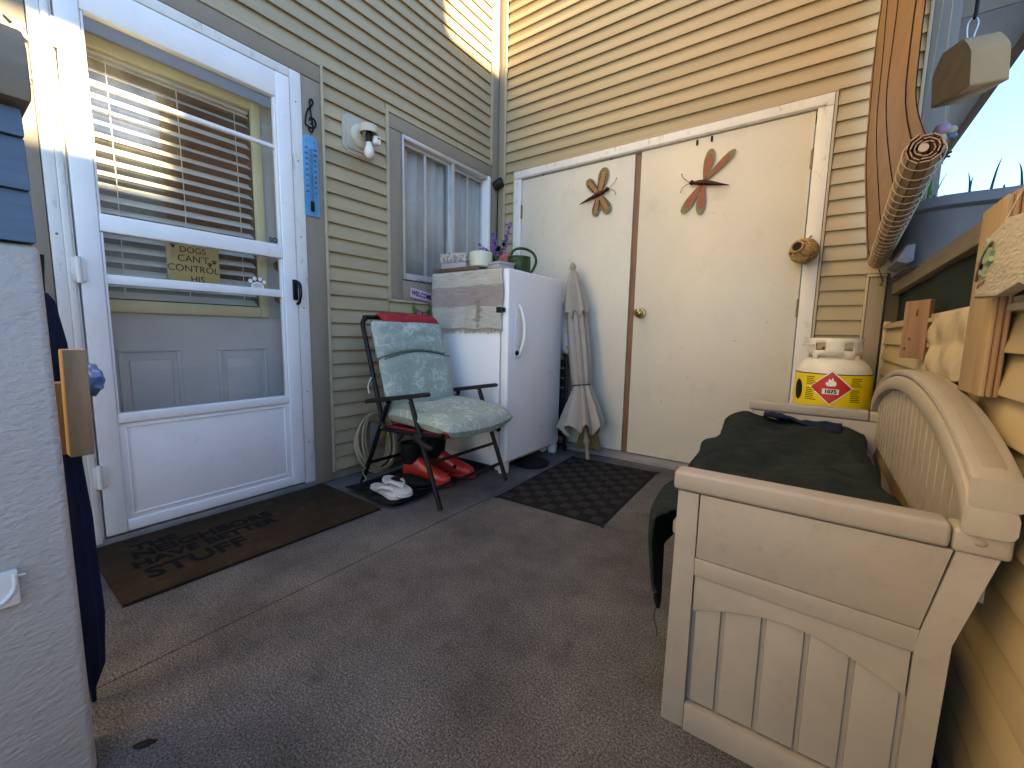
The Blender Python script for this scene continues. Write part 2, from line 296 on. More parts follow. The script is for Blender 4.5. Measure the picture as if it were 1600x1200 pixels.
# ------------------------------------------------------------------ mesh helpers (all in world coordinates)
class MB:
    def __init__(s): s.bm = bmesh.new()
    def add(s, verts, faces):
        vs = [s.bm.verts.new(v) for v in verts]; out = []
        for f in faces:
            try: out.append(s.bm.faces.new([vs[i] for i in f]))
            except ValueError: pass
        return vs, out
    def box(s, lo, hi, bev=0.0, M=None, seg=2):
        x0, y0, z0 = lo; x1, y1, z1 = hi
        V = [Vector(p) for p in ((x0, y0, z0), (x1, y0, z0), (x1, y1, z0), (x0, y1, z0), (x0, y0, z1), (x1, y0, z1), (x1, y1, z1), (x0, y1, z1))]
        if M: V = [M @ v for v in V]
        vs, fs = s.add(V, [(0, 3, 2, 1), (4, 5, 6, 7), (0, 1, 5, 4), (1, 2, 6, 5), (2, 3, 7, 6), (3, 0, 4, 7)])
        if bev:
            es = list({e for f in fs for e in f.edges})
            bmesh.ops.bevel(s.bm, geom=es, offset=bev, segments=seg, affect='EDGES', profile=0.5)
        return s
    def prism(s, pts, axis, a0, a1, bev=0.0, M=None, seg=2):
        def mk(p, a): return Vector({'x': (a, p[0], p[1]), 'y': (p[0], a, p[1]), 'z': (p[0], p[1], a)}[axis])
        n = len(pts); V = [mk(p, a0) for p in pts] + [mk(p, a1) for p in pts]
        if M: V = [M @ v for v in V]
        vs, fs = s.add(V, [tuple(range(n)), tuple(range(2*n-1, n-1, -1))] + [(i, n+i, n+(i+1) % n, (i+1) % n) for i in range(n)])
        if bev:
            es = list({e for f in fs[:2] for e in f.edges})
            bmesh.ops.bevel(s.bm, geom=es, offset=bev, segments=seg, affect='EDGES', profile=0.5)
        return s
    def tube(s, pts, r, n=8, closed=False, cap=True, sy=1.0):
        P = [Vector(p) for p in pts]; k = len(P); rings = []; ref = None
        for i in range(k):
            if closed: t = P[(i+1) % k] - P[i-1]
            else: t = P[min(i+1, k-1)] - P[max(i-1, 0)]
            t.normalize()
            if ref is None:
                ref = Vector((0, 0, 1)) if abs(t.z) < 0.9 else Vector((1, 0, 0))
            a = ref - t*ref.dot(t)
            if a.length < 1e-5: a = t.orthogonal()
            a.normalize(); b = t.cross(a); ref = a
            rr = r[i] if isinstance(r, (list, tuple)) else r
            rings.append([P[i] + a*math.cos(2*math.pi*j/n)*rr*sy + b*math.sin(2*math.pi*j/n)*rr for j in range(n)])
        V = [v for ring in rings for v in ring]; F = []
        for i in range(k if closed else k-1):
            for j in range(n):
                a0 = i*n+j; a1 = i*n+(j+1) % n; b0 = ((i+1) % k)*n+j; b1 = ((i+1) % k)*n+(j+1) % n
                F.append((a0, a1, b1, b0))
        if cap and not closed: F += [tuple(range(n-1, -1, -1)), tuple(range((k-1)*n, k*n))]
        s.add(V, F); return s
    def lathe(s, prof, origin=(0, 0, 0), n=24, M=None, mod=None, cap=True):
        V = []; k = len(prof)
        for i, (r, z) in enumerate(prof):
            for j in range(n):
                a = 2*math.pi*j/n; rr = r*(mod(a, z, i) if mod else 1.0)
                v = Vector((rr*math.cos(a), rr*math.sin(a), z))
                V.append((M @ v) if M else v + Vector(origin))
        F = []
        for i in range(k-1):
            for j in range(n): F.append((i*n+j, i*n+(j+1) % n, (i+1)*n+(j+1) % n, (i+1)*n+j))
        if cap: F += [tuple(range(n-1, -1, -1)), tuple(range((k-1)*n, k*n))]
        s.add(V, F); return s
    def grid(s, fn, nu, nv, cu=False):
        V = [fn(i/(nu-1 if not cu else nu), j/(nv-1)) for i in range(nu) for j in range(nv)]; F = []
        for i in range(nu if cu else nu-1):
            for j in range(nv-1):
                a = i*nv+j; b = ((i+1) % nu)*nv+j; F.append((a, b, b+1, a+1))
        s.add(V, F); return s
    def ball(s, c, rad, nu=16, nv=10, M=None, mod=None):
        rad = rad if isinstance(rad, (tuple, list)) else (rad,)*3
        V = []; c = Vector(c)
        for i in range(nv+1):
            th = math.pi*i/nv
            for j in range(nu):
                ph = 2*math.pi*j/nu; d = Vector((math.sin(th)*math.cos(ph), math.sin(th)*math.sin(ph), math.cos(th)))
                k = mod(d) if mod else 1.0
                v = Vector((d.x*rad[0], d.y*rad[1], d.z*rad[2]))*k
                if M: v = M @ v
                V.append(v + c)
        F = [(i*nu+j, (i+1)*nu+j, (i+1)*nu+(j+1) % nu, i*nu+(j+1) % nu) for i in range(nv) for j in range(nu)]
        s.add(V, F); bmesh.ops.remove_doubles(s.bm, verts=s.bm.verts, dist=1e-6); return s
    def mesh(s, name, off=Vector()):
        if off.length: bmesh.ops.translate(s.bm, verts=s.bm.verts, vec=-off)
        bmesh.ops.recalc_face_normals(s.bm, faces=s.bm.faces)
        me = bpy.data.meshes.new(name); s.bm.to_mesh(me); s.bm.free()
        for p in me.polygons: p.use_smooth = True
        me.set_sharp_from_angle(angle=R(38)); return me

def rootloc(o):
    while o.parent: o = o.parent
    return Vector(o.location)
def thing(name, label, cat, loc=(0, 0, 0), group=None):
    o = bpy.data.objects.new(name, None); COL.objects.link(o); o.empty_display_size = 0.05
    o.location = loc; o['label'] = label; o['category'] = cat
    if group: o['group'] = group
    return o
def setting(name, loc=(0, 0, 0)):
    o = bpy.data.objects.new(name, None); COL.objects.link(o); o.location = loc; o['kind'] = 'structure'; return o
def part(name, mb, material, parent, label=None, solid=0, sub=0, stuff=False):
    off = rootloc(parent); me = mb.mesh(name, off) if isinstance(mb, MB) else mb
    o = bpy.data.objects.new(name, me); COL.objects.link(o); o.parent = parent
    me.materials.append(MATS[material]) if not me.materials else None
    if label: o['label'] = label
    if stuff: o['kind'] = 'stuff'
    if solid:
        md = o.modifiers.new('s', 'SOLIDIFY'); md.thickness = solid; md.offset = 0
    if sub:
        md = o.modifiers.new('d', 'SUBSURF'); md.levels = sub; md.render_levels = sub
    return o
def whole(name, mb, material, label, cat, loc=(0, 0, 0), group=None, solid=0, sub=0):
    me = mb.mesh(name, Vector(loc)); o = bpy.data.objects.new(name, me); COL.objects.link(o); o.location = loc
    me.materials.append(MATS[material]); o['label'] = label; o['category'] = cat
    if group: o['group'] = group
    if solid:
        md = o.modifiers.new('s', 'SOLIDIFY'); md.thickness = solid; md.offset = 0
    if sub:
        md = o.modifiers.new('d', 'SUBSURF'); md.levels = sub; md.render_levels = sub
    return o
def text(name, s, size, origin, xdir, ydir, material, parent, depth=0.001, align='CENTER', bold=0.0, sx=1.0):
    cu = bpy.data.curves.new(name, 'FONT'); cu.body = s; cu.size = size; cu.align_x = align; cu.align_y = 'CENTER'; cu.extrude = depth; cu.offset = bold
    cu.resolution_u = 3
    tmp = bpy.data.objects.new('tmp', cu); COL.objects.link(tmp)
    dg = bpy.context.evaluated_depsgraph_get(); me = bpy.data.meshes.new_from_object(tmp.evaluated_get(dg))
    bpy.data.objects.remove(tmp); bpy.data.curves.remove(cu)
    X = Vector(xdir).normalized(); Y = Vector(ydir).normalized(); Z = X.cross(Y)
    o3 = Vector(origin) - rootloc(parent)
    for v in me.vertices: v.co = o3 + X*v.co.x*sx + Y*v.co.y + Z*v.co.z
    o = bpy.data.objects.new(name, me); COL.objects.link(o); o.parent = parent
    me.materials.clear(); me.materials.append(MATS[material]); return o
def rot(axis, ang, at=(0, 0, 0)):
    return Matrix.Translation(at) @ Matrix.Rotation(R(ang), 4, axis) @ Matrix.Translation(-Vector(at))
def smooth(pts, n=6, closed=False):
    P = [Vector(p) for p in pts]; out = []; k = len(P)
    rng = range(k) if closed else range(k-1)
    for i in rng:
        g = (lambda q: P[q % k]) if closed else (lambda q: P[max(0, min(k-1, q))])
        p0, p1, p2, p3 = g(i-1), g(i), g(i+1), g(i+2)
        for j in range(n):
            t = j/n; out.append(0.5*((2*p1)+(p2-p0)*t+(2*p0-5*p1+4*p2-p3)*t*t+(3*p1-p0-3*p2+p3)*t**3))
    if not closed: out.append(P[-1])
    return out

XL, YB, XR, CH = -2.157, 2.775, 0.283, 0.0755     # wall faces and siding course

# ================================================================== SETTING
g = MB(); g.box((-60, -60, -0.60), (60, 60, -0.50)); o = part('ground', g, 'ground', setting('ground_area')); 
o.parent['kind'] = 'structure'
# deck floor: two vinyl sheets that meet in a seam, over a slab
deck = setting('deck_floor')
m = MB(); m.box((XL-0.02, -2.2, -0.20), (0.42, YB+0.02, -0.012)); part('slab', m, 'backing', deck)
m = MB(); m.box((XL-0.01, -2.2, -0.012), (-1.2975, YB+0.01, 0.0), 0.0015, seg=1); part('vinyl_sheet', m, 'deck_vinyl', deck)
m = MB(); m.box((-1.2985, -2.2, -0.010), (-1.2935, YB+0.01, -0.0012)); part('seam', m, 'ink', deck)
m = MB(); m.box((-1.2945, -2.2, -0.012), (0.42, YB+0.01, 0.0), 0.0015, seg=1); part('vinyl_sheet', m, 'deck_vinyl', deck)

_sb = {}
def board(parent, side, a0, a1, z0, h=CH):
    """one siding course; a0..a1 run along the wall"""
    key = (side, round(a1-a0, 3), round(h, 4))
    if key not in _sb:
        prof = [(0, 0.004), (0.0185, 0), (0.0190, 0.006), (0.0035, h+0.002), (0, h+0.006)]
        mb = MB(); L = a1-a0
        if side == 'left': mb.prism(prof, 'y', 0, L)
        elif side == 'back': mb.prism([(-d, z) for d, z in prof], 'x', 0, L)
        else: mb.prism([(-d, z) for d, z in prof], 'y', 0, L)
        me = mb.mesh('siding_board'); me.materials.append(MATS['siding']); _sb[key] = me
    o = bpy.data.objects.new('siding_board', _sb[key]); COL.objects.link(o); o.parent = parent
    p = {'left': (XL-0.003, a0, z0), 'back': (a0, YB+0.003, z0), 'right': (XR+0.003, a0, z0)}[side]
    o.location = Vector(p) - rootloc(parent); return o
def bx(name, lo, hi, material, parent, bev=0.002, **k):
    return part(name, MB().box(lo, hi, bev), material, parent, **k)

TOPZ = 3.75
# ---- wall with the entry door and the window
lw = thing('house_wall', 'tan vinyl sided house wall with the entry door and slider window', 'wall', (XL-0.07, 1.0, 0))
for lo, hi in (((XL-0.30, -1.6, 0), (XL-0.006, 0.29, TOPZ)), ((XL-0.30, 0.29, 2.10), (XL-0.006, 1.18, TOPZ)), ((XL-0.30, 1.18, 0), (XL-0.006, 1.80, TOPZ)),
               ((XL-0.30, 1.80, 0), (XL-0.006, 2.665, 1.16)), ((XL-0.30, 1.80, 2.035), (XL-0.006, 2.665, TOPZ)), ((XL-0.30, 2.665, 0), (XL-0.006, YB+0.2, TOPZ))):
    bx('wall_core', lo, hi, 'backing', lw, 0)
Z0 = 2.165-28*CH
for k in range(0, 49):
    z = Z0+k*CH
    if z > TOPZ-CH: break
    if k >= 28: board(lw, 'left', -1.55, 2.664, z)
    else:
        board(lw, 'left', -1.55, 0.19, z)
        board(lw, 'left', 1.303, 1.690, z)
        if z+CH < 1.06: board(lw, 'left', 1.694, 2.664, z)
board(lw, 'left', 1.694, 2.664, 2.128, 0.037)
bx('bounce_wall', (XL-0.30, -6.0, TOPZ+0.002), (XL-0.002, 9.0, 7.2), 'siding', lw, 0)  # unseen, added as a sunlit surface to bounce warm light into the porch
bx('side_wall', (XL-0.30, -6.0, -0.4), (XL-0.002, -1.605, TOPZ), 'siding', lw, 0)
bx('starter_strip', (XL-0.005, -1.55, 0.002), (XL+0.002, 2.66, Z0), 'taupe', lw, 0)
# taupe trim boards and cream channels
for nm, lo, hi in (('trim_board', (XL-0.004, 1.187, 0.004), (XL+0.014, 1.286, 2.072)), ('trim_board', (XL-0.004, 0.200, 2.075), (XL+0.016, 1.286, 2.150)),
                   ('trim_board', (XL-0.004, 0.200, 0.004), (XL+0.014, 0.285, 2.072)),
                   ('trim_board', (XL-0.004, 1.712, 1.036), (XL+0.014, 1.802, 2.030)), ('trim_board', (XL-0.004, 1.712, 2.033), (XL+0.016, 2.688, 2.110)),
                   ('trim_board', (XL-0.004, 1.804, 1.036), (XL+0.014, 2.664, 1.160)), ('trim_board', (XL-0.004, 2.690, 0.9), (XL+0.020, 2.757, TOPZ)),
                   ('trim_board', (XL-0.004, 2.662, 0.9), (XL+0.014, 2.688, 2.030))):
    bx(nm, lo, hi, 'taupe', lw, 0.0025)
for lo, hi in (((XL-0.003, 1.288, 0.045), (XL+0.022, 1.302, 2.163)), ((XL-0.003, 0.186, 2.151), (XL+0.022, 1.287, 2.166)), ((XL-0.003, 1.691, 1.022), (XL+0.022, 1.709, 2.126)),
               ((XL-0.003, 1.710, 2.112), (XL+0.022, 2.664, 2.127)), ((XL-0.003, 1.710, 1.022), (XL+0.022, 2.664, 1.035)), ((XL-0.003, 2.666, 2.112), (XL+0.024, 2.684, TOPZ))):
    bx('channel_trim', lo, hi, 'jchannel', lw, 0.002)

# ---- back wall with the double closet doors
bw = thing('closet_wall', 'tan vinyl sided back wall around the double closet doors', 'wall', (-0.9, YB+0.07, 0))
for lo, hi in (((XL, YB+0.006, 0), (-1.97, YB+0.30, TOPZ)), ((-1.97, YB+0.006, 2.05), (-0.035, YB+0.30, TOPZ)), ((-0.035, YB+0.006, 0), (0.39, YB+0.30, TOPZ))):
    bx('wall_core', lo, hi, 'backing', bw, 0)
ZB = 2.07-27*CH
for k in range(0, 49):
    z = ZB+k*CH
    if z > TOPZ-CH: break
    if k >= 27: board(bw, 'back', -2.064, 0.290, z)
    else:
        board(bw, 'back', -2.064, -1.990, z)
        board(bw, 'back', -0.008, 0.176 if z+CH < 1.19 else 0.290, z)
for lo, hi, mt in (((XL+0.021, YB-0.020, 0.002), (-2.084, YB+0.004, TOPZ), 'taupe'), ((0.189, YB-0.016, 0.002), (0.254, YB+0.004, 1.145), 'taupe'),
               ((0.305, YB-0.020, 1.165), (0.395, YB+0.004, TOPZ), 'house_grey')):
    bx('corner_board', lo, hi, mt, bw, 0.003)
for lo, hi in (((-2.083, YB-0.024, 0.002), (-2.066, YB+0.003, TOPZ)), ((-1.988, YB-0.022, 0.002), (-1.981, YB+0.003, 2.060)), ((-0.022, YB-0.022, 0.002), (-0.010, YB+0.003, 2.060)),
               ((-1.988, YB-0.022, 2.061), (-0.010, YB+0.003, 2.071)), ((0.177, YB-0.022, 0.002), (0.188, YB+0.003, 1.146)), ((0.177, YB-0.022, 1.147), (0.254, YB+0.003, 1.160)),
               ((0.291, YB-0.022, 1.165), (0.304, YB+0.003, TOPZ))):
    bx('channel_trim', lo, hi, 'jchannel', bw, 0.002)

# ---- half wall on the right with its rail
hw = thing('half_wall', 'tan sided half wall behind the resin bench', 'wall', (XR+0.06, 1.0, 0))
bx('wall_core', (XR+0.006, -1.4, 0.0), (XR+0.13, YB-0.002, 0.905), 'backing', hw, 0)
for k in range(12): board(hw, 'right', -1.4, YB-0.025, 0.004+k*CH*0.985, CH*0.985)
bx('channel_trim', (XR-0.020, -1.4, 0.893), (XR+0.02, YB-0.025, 0.906), 'jchannel', hw)
bx('channel_trim', (XR-0.014, -1.4, 0.907), (XR+0.02, YB-0.025, 0.918), 'jchannel', hw)
bx('channel_trim', (XR-0.020, YB-0.022, 0.0), (XR+0.005, YB-0.002, 0.93), 'jchannel', hw)
rail = thing('deck_railing', 'weathered wooden railing above the half wall, with a dark green sheet', 'railing', (XR+0.03, 1.0, 0.92))
bx('top_rail', (XR-0.006, -1.4, 1.058), (XR+0.034, YB-0.024, 1.109), 'rail_wood', rail, 0.003)
m = MB(); m.grid(lambda u, v: Vector((XR+0.022+0.004*math.sin(u*19+v*3)+0.003*math.sin(u*47), -1.4+u*(YB-0.03+1.4), 0.906+v*0.16)), 80, 6)
part('privacy_sheet', m, 'green_sheet', rail, solid=0.002)
for y in (-1.35, -0.3, 0.7, 1.75, 2.70): bx('post', (XR+0.036, y-0.04, 0.88), (XR+0.10, y+0.04, 1.10), 'rail_wood', rail)

# ---- stucco knee wall at the left edge
KX, KY = -1.034, 0.1265
kw = thing('knee_wall', 'white stucco knee wall with blue boards and a wooden cap', 'wall', (KX-0.06, -0.6, 0))
m = MB(); m.box((KX-0.11, -1.6, 0.0), (KX, KY, 0.968), 0.012, seg=3); part('stucco_body', m, 'stucco', kw)
for z0, z1 in ((0.970, 1.048), (1.050, 1.128), (1.130, 1.172)):
    m = MB(); m.prism([(KX-0.10, z0), (KX+0.006, z0), (KX-0.002, z1), (KX-0.10, z1)], 'y', -1.6, KY-0.004, 0.002); part('blue_board', m, 'blue_board', kw)
m = MB(); m.prism([(KX-0.14, 1.180), (KX+0.022, 1.180), (KX+0.028, 1.195), (KX+0.026, 1.255), (KX+0.008, 1.285), (KX-0.12, 1.285), (KX-0.14, 1.26)], 'y', -1.6, KY+0.006, 0.004); part('cap_rail', m, 'rail_cap', kw)

# ================================================================== STORM DOOR AND ENTRY DOOR
sd_ = thing('storm_door', 'white storm door with two glass panes and a black pull handle', 'door', (XL, 0.75, 0.01))
DX0, DX1 = XL-0.012, XL+0.026
# outer frame
for lo, hi in (((XL-0.09, 1.128, 0.030), (XL+0.020, 1.184, 2.070)), ((XL-0.09, 0.347, 2.030), (XL+0.020, 1.127, 2.070))):
    m = MB().box(lo, hi, 0.003); part('frame', m, 'chipped_white', sd_)
m = MB(); m.box((XL-0.09, 0.288, 0.020), (XL+0.020, 0.318, 2.070), 0.003).box((XL-0.09, 0.3185, 0.020), (XL+0.028, 0.338, 2.070), 0.004).box((XL-0.09, 0.3385, 0.020), (XL+0.016, 0.3455, 2.070), 0.002)
part('frame', m, 'chipped_white', sd_)
for y, z in ((1.155, 1.93), (1.155, 1.66), (1.155, 1.30), (1.155, 0.95), (1.155, 0.52), (1.155, 0.25), (0.303, 0.18), (0.303, 0.33), (0.303, 1.70), (0.303, 1.15)):
    m = MB(); m.ball((XL+0.0205, y, z), (0.002, 0.004, 0.004), 8, 5); part('screw', m, 'hinge_metal', sd_)
# slab
for lo, hi in (((DX0, 0.350, 0.040), (DX1, 0.412, 2.024)), ((DX0, 1.060, 0.040), (DX1, 1.124, 2.024)), ):
    m = MB().box(lo, hi, 0.004, seg=3); part('stile', m, 'white_paint', sd_)
for z0, z1, d in ((1.912, 2.024, 0), (1.180, 1.243, 0.001), (0.470, 0.508, 0.001), (0.040, 0.085, 0)):
    m = MB().box((DX0, 0.4125, z0), (DX1-0.002+d, 1.0595, z1), 0.004, seg=3); part('rail', m, 'white_paint', sd_)
bx('rail', (DX0+0.004, 0.4125, 0.995), (DX1-0.010, 1.0595, 1.030), 'white_paint', sd_, 0.003)
bx('rail', (DX0+0.004, 0.4125, 1.682), (DX1-0.012, 1.0595, 1.699), 'white_paint', sd_, 0.003)
for y0, y1 in ((0.4135, 0.421), (1.051, 1.0585)):
    for z0, z1 in ((0.509, 1.179), (1.244, 1.911)):
        bx('glazing_bead', (DX0+0.003, y0, z0), (DX1-0.006, y1, z1), 'white_paint', sd_, 0.002)
bx('kick_panel', (DX0+0.006, 0.4125, 0.0855), (DX1-0.010, 1.0595, 0.4695), 'white_paint', sd_, 0.003)
for lo, hi in (((DX1-0.012, 0.432, 0.108), (DX1-0.006, 0.439, 0.450)), ((DX1-0.012, 1.034, 0.108), (DX1-0.006, 1.041, 0.450)), ((DX1-0.012, 0.432, 0.101), (DX1-0.006, 1.041, 0.1075)), ((DX1-0.012, 0.432, 0.4505), (DX1-0.006, 1.041, 0.457))):
    bx('panel_bead', lo, hi, 'white_paint', sd_, 0.002)
for z0, z1 in ((0.508, 0.996), (1.030, 1.180), (1.243, 1.683), (1.699, 1.912)):
    bx('glass_pane', (XL+0.001, 0.413, z0), (XL+0.004, 1.059, z1), 'door_glass', sd_, 0)
for z in (0.278, 1.035, 1.80):
    m = MB(); m.tube([(XL+0.030, 0.3465, z-0.045), (XL+0.030, 0.3465, z+0.045)], 0.008, 10).box((XL+0.027, 0.330, z-0.04), (XL+0.031, 0.366, z+0.04), 0.001); part('hinge', m, 'chipped_white', sd_)
m = MB(); hy = 1.108
m.box((DX1, hy-0.011, 0.985), (DX1+0.012, hy+0.012, 1.085), 0.004)
m.tube(smooth([(DX1+0.006, hy+0.004, 1.075), (DX1+0.034, hy+0.008, 1.060), (DX1+0.040, hy+0.008, 1.01), (DX1+0.030, hy+0.006, 0.975), (DX1+0.016, hy+0.002, 0.966)]), [0.010, 0.010, 0.010, 0.010, 0.009, 0.009, 0.009, 0.009, 0.009, 0.008, 0.008, 0.008, 0.008, 0.008, 0.007, 0.007, 0.007, 0.007, 0.007, 0.007, 0.007, 0.007, 0.007, 0.007, 0.007][:25], 10)
part('handle', m, 'black_metal', sd_)
text('sticker', 'SO', 0.030, (XL+0.0055, 1.027, 1.262), (0, 1, 0), (0, 0, 1), 'navy_cloth', sd_, 0.0003, bold=0.001)
bx('threshold', (XL-0.10, 0.289, 0.002), (XL+0.022, 1.186, 0.030), 'sill_grey', sd_, 0.004)

ed = thing('entry_door', 'beige entry door with a yellowed window frame, behind the storm door', 'door', (XL-0.15, 0.75, 0.0))
EX = XL-0.115
for nm, lo, hi in (('slab', (EX-0.04, 0.30, 0.03), (EX, 1.17, 0.900)), ('slab', (EX-0.04, 0.30, 0.9005), (EX, 0.398, 2.09)), ('slab', (EX-0.04, 1.04, 0.9005), (EX, 1.17, 2.09)), ('slab', (EX-0.04, 0.3985, 1.90), (EX, 1.0395, 2.09))):
    bx(nm, lo, hi, 'entry_paint', ed, 0)
for y0, y1 in ((0.455, 0.665), (0.805, 1.025)):
    for lo, hi in (((EX-0.001, y0, 0.735), (EX+0.006, y1, 0.750)), ((EX-0.001, y0, 0.20), (EX+0.006, y1, 0.215)), ((EX-0.001, y0, 0.2155), (EX+0.006, y0+0.015, 0.7345)), ((EX-0.001, y1-0.015, 0.2155), (EX+0.006, y1, 0.7345))):
        bx('panel_moulding', lo, hi, 'entry_paint', ed, 0.003)
    bx('raised_panel', (EX-0.001, y0+0.035, 0.25), (EX+0.005, y1-0.035, 0.70), 'entry_paint', ed, 0.004)
for lo, hi in (((EX-0.01, 0.395, 0.895), (EX+0.016, 0.436, 1.905)), ((EX-0.01, 1.002, 0.895), (EX+0.016, 1.043, 1.905)), ((EX-0.01, 0.4365, 1.862), (EX+0.016, 1.0015, 1.905)), ((EX-0.01, 0.4365, 0.895), (EX+0.016, 1.0015, 0.945))):
    bx('window_frame', lo, hi, 'lite_frame', ed, 0.006)
bx('glass_pane', (EX-0.008, 0.437, 0.946), (EX-0.004, 1.001, 1.861), 'door_glass', ed, 0)
m = MB(); m.lathe([(0.0, 0.0), (0.030, 0.0), (0.030, 0.006), (0.012, 0.012), (0.012, 0.03), (0.026, 0.04), (0.028, 0.055), (0.018, 0.066), (0.0, 0.068)], n=16, M=Matrix.Translation((EX, 1.105, 1.00)) @ Matrix.Rotation(R(90), 4, 'Y'))
part('knob', m, 'brass', ed)
m = MB(); m.lathe([(0.0, 0.0), (0.028, 0.0), (0.026, 0.012), (0.0, 0.014)], n=16, M=Matrix.Translation((EX, 1.105, 1.16)) @ Matrix.Rotation(R(90), 4, 'Y')); part('deadbolt', m, 'brass', ed)
bx('unlit_room_panel', (EX-0.12, 0.30, 0.9), (EX-0.10, 1.15, 2.05), 'unlit_room', ed, 0)  # dark panel standing in for the unlit room behind the glass

bl = thing('mini_blind', 'white horizontal mini blind behind the entry door glass', 'window blind', (EX-0.03, 0.72, 0.95))
nsl = 20
for i in range(nsl):
    z = 0.965+i*(1.845-0.965)/(nsl-1); ang = 36+4*math.sin(i*1.7)
    M = rot('Y', ang, (EX-0.03, 0, z))
    m = MB(); m.box((EX-0.055, 0.440, z-0.0006), (EX-0.007, 0.999, z+0.0006), 0, M); part('slat', m, 'blind_slat', bl)
for y in (0.50, 0.72, 0.94):
    m = MB(); m.tube([(EX-0.014, y, 0.955), (EX-0.014, y+0.004, 1.40), (EX-0.014, y, 1.856)], 0.0016, 5); part('cord', m, 'blind_slat', bl)
bx('head_rail', (EX-0.048, 0.438, 1.850), (EX-0.012, 1.0, 1.868), 'blind_slat', bl)

sg = thing('notice_board', 'yellow sign about dogs showing through the storm door', 'sign', (EX+0.008, 0.725, 1.11))
bx('panel', (EX-0.003, 0.640, 1.010), (EX+0.004, 0.835, 1.270), 'sign_yellow', sg, 0.001)
for s, z, sz in (('DOGS', 1.176, 0.036), ("CAN'T", 1.138, 0.040), ('CONTROL', 1.096, 0.040), ('HIS', 1.052, 0.038)):
    text('lettering', s, sz, (EX+0.0045, 0.735+(0.012 if s == 'HIS' else 0), z), (0, 1, 0), (0, 0, 1), 'ink', sg, 0.0004)
def paw(parent, y, z, r, mt, x):
    m = MB(); m.ball((x, y, z), (0.0006, r, r*0.85), 10, 6)
    for a in (-50, -17, 17, 50): m.ball((x, y+r*1.5*math.sin(R(a)), z+r*1.45*math.cos(R(a))), (0.0006, r*0.42, r*0.5), 8, 5)
    part('paw_print', m, mt, parent)
for y, z in ((0.663, 1.185), (0.682, 1.200), (0.797, 1.120), (0.815, 1.133)): paw(sg, y, z, 0.0065, 'ink', EX+0.0048)
ps = thing('window_sticker', 'white paw shaped emergency sticker on the door glass', 'sticker', (XL, 0.94, 1.04))
m = MB(); m.ball((XL+0.0052, 0.945, 1.036), (0.0006, 0.030, 0.024), 14, 8)
for a in (-55, -19, 19, 55): m.ball((XL+0.0052, 0.945+0.037*math.sin(R(a)), 1.040+0.034*math.cos(R(a))), (0.0006, 0.0105, 0.011), 10, 6)
part('paw', m, 'label_white', ps)
m = MB()
for a in (-55, -19, 19, 55):
    c = Vector((XL+0.006, 0.945+0.037*math.sin(R(a)), 1.040+0.034*math.cos(R(a))))
    m.tube([c+Vector((0, 0.0105*math.cos(q*math.pi/8), 0.011*math.sin(q*math.pi/8))) for q in range(16)], 0.0009, 4, closed=True)
m.tube([Vector((XL+0.006, 0.945+0.030*math.cos(q*math.pi/12), 1.036+0.024*math.sin(q*math.pi/12))) for q in range(24)], 0.0009, 4, closed=True)
part('outline', m, 'ink', ps)
for i, s in enumerate(('IN CASE OF', 'EMERGENCY', 'PLEASE SAVE')):
    text('lettering', s, 0.0065, (XL+0.0064, 0.945, 1.046-i*0.008), (0, 1, 0), (0, 0, 1), 'ink', ps, 0.0002)

# ================================================================== WINDOW
wn = thing('slider_window', 'aluminium framed slider window with vertical blinds, above the white freezer', 'window', (XL-0.03, 2.23, 1.16))
WY0, WY1, WZ0, WZ1 = 1.806, 2.660, 1.166, 2.028
for lo, hi in (((XL-0.10, WY0, WZ0), (XL+0.020, WY0+0.016, WZ1)), ((XL-0.10, WY1-0.030, WZ0), (XL+0.024, WY1, WZ1)), ((XL-0.10, WY0+0.0165, WZ1-0.024), (XL+0.020, WY1-0.0305, WZ1)), ((XL-0.10, WY0+0.0165, WZ0), (XL+0.022, WY1-0.0305, WZ0+0.024)), ((XL-0.06, 2.248, WZ0+0.0245), (XL+0.014, 2.272, WZ1-0.0245))):
    bx('frame', lo, hi, 'aluminium' if lo[1] < 2.6 else 'white_paint', wn, 0.002)
for (y0, y1, x) in ((WY0+0.018, 2.246, XL-0.012), (2.274, WY1-0.032, XL-0.034)):
    ym = y0+(y1-y0)*(0.47 if y0 < 2 else 0.53)
    for lo, hi in (((x-0.02, y0, WZ0+0.025), (x, y0+0.012, WZ1-0.025)), ((x-0.02, y1-0.012, WZ0+0.025), (x, y1, WZ1-0.025)), ((x-0.02, y0+0.0125, WZ1-0.045), (x, y1-0.0125, WZ1-0.025)), ((x-0.02, y0+0.0125, WZ0+0.025), (x, y1-0.0125, WZ0+0.045)), ((x-0.016, ym-0.010, WZ0+0.0455), (x-0.001, ym+0.010, WZ1-0.0455))):
        bx('sash', lo, hi, 'aluminium', wn, 0.0015)
    bx('glass_pane', (x-0.012, y0+0.012, WZ0+0.045), (x-0.009, y1-0.012, WZ1-0.045), 'window_glass', wn, 0)
bx('unlit_room_panel', (XL-0.28, 1.79, 1.10), (XL-0.26, 2.70, 2.10), 'unlit_room', wn, 0)  # dark sheet in place of the unlit room behind the blind
vb = thing('vertical_blind', 'grey white vertical blind hanging inside the slider window', 'window blind', (XL-0.10, 2.22, 1.2))
for i in range(10):
    y = 1.855+i*0.082
    if i == 9: y -= 0.012
    M = rot('Z', -14+random.uniform(-4, 4), (XL-0.062, y, 0))
    m = MB()
    m.grid(lambda u, v: M @ Vector((XL-0.062-0.010*math.sin(u*math.pi), y-0.047+0.094*u, 1.205+v*0.79)), 5, 2); part('vane', m, 'vertical_blind', vb, solid=0.001)
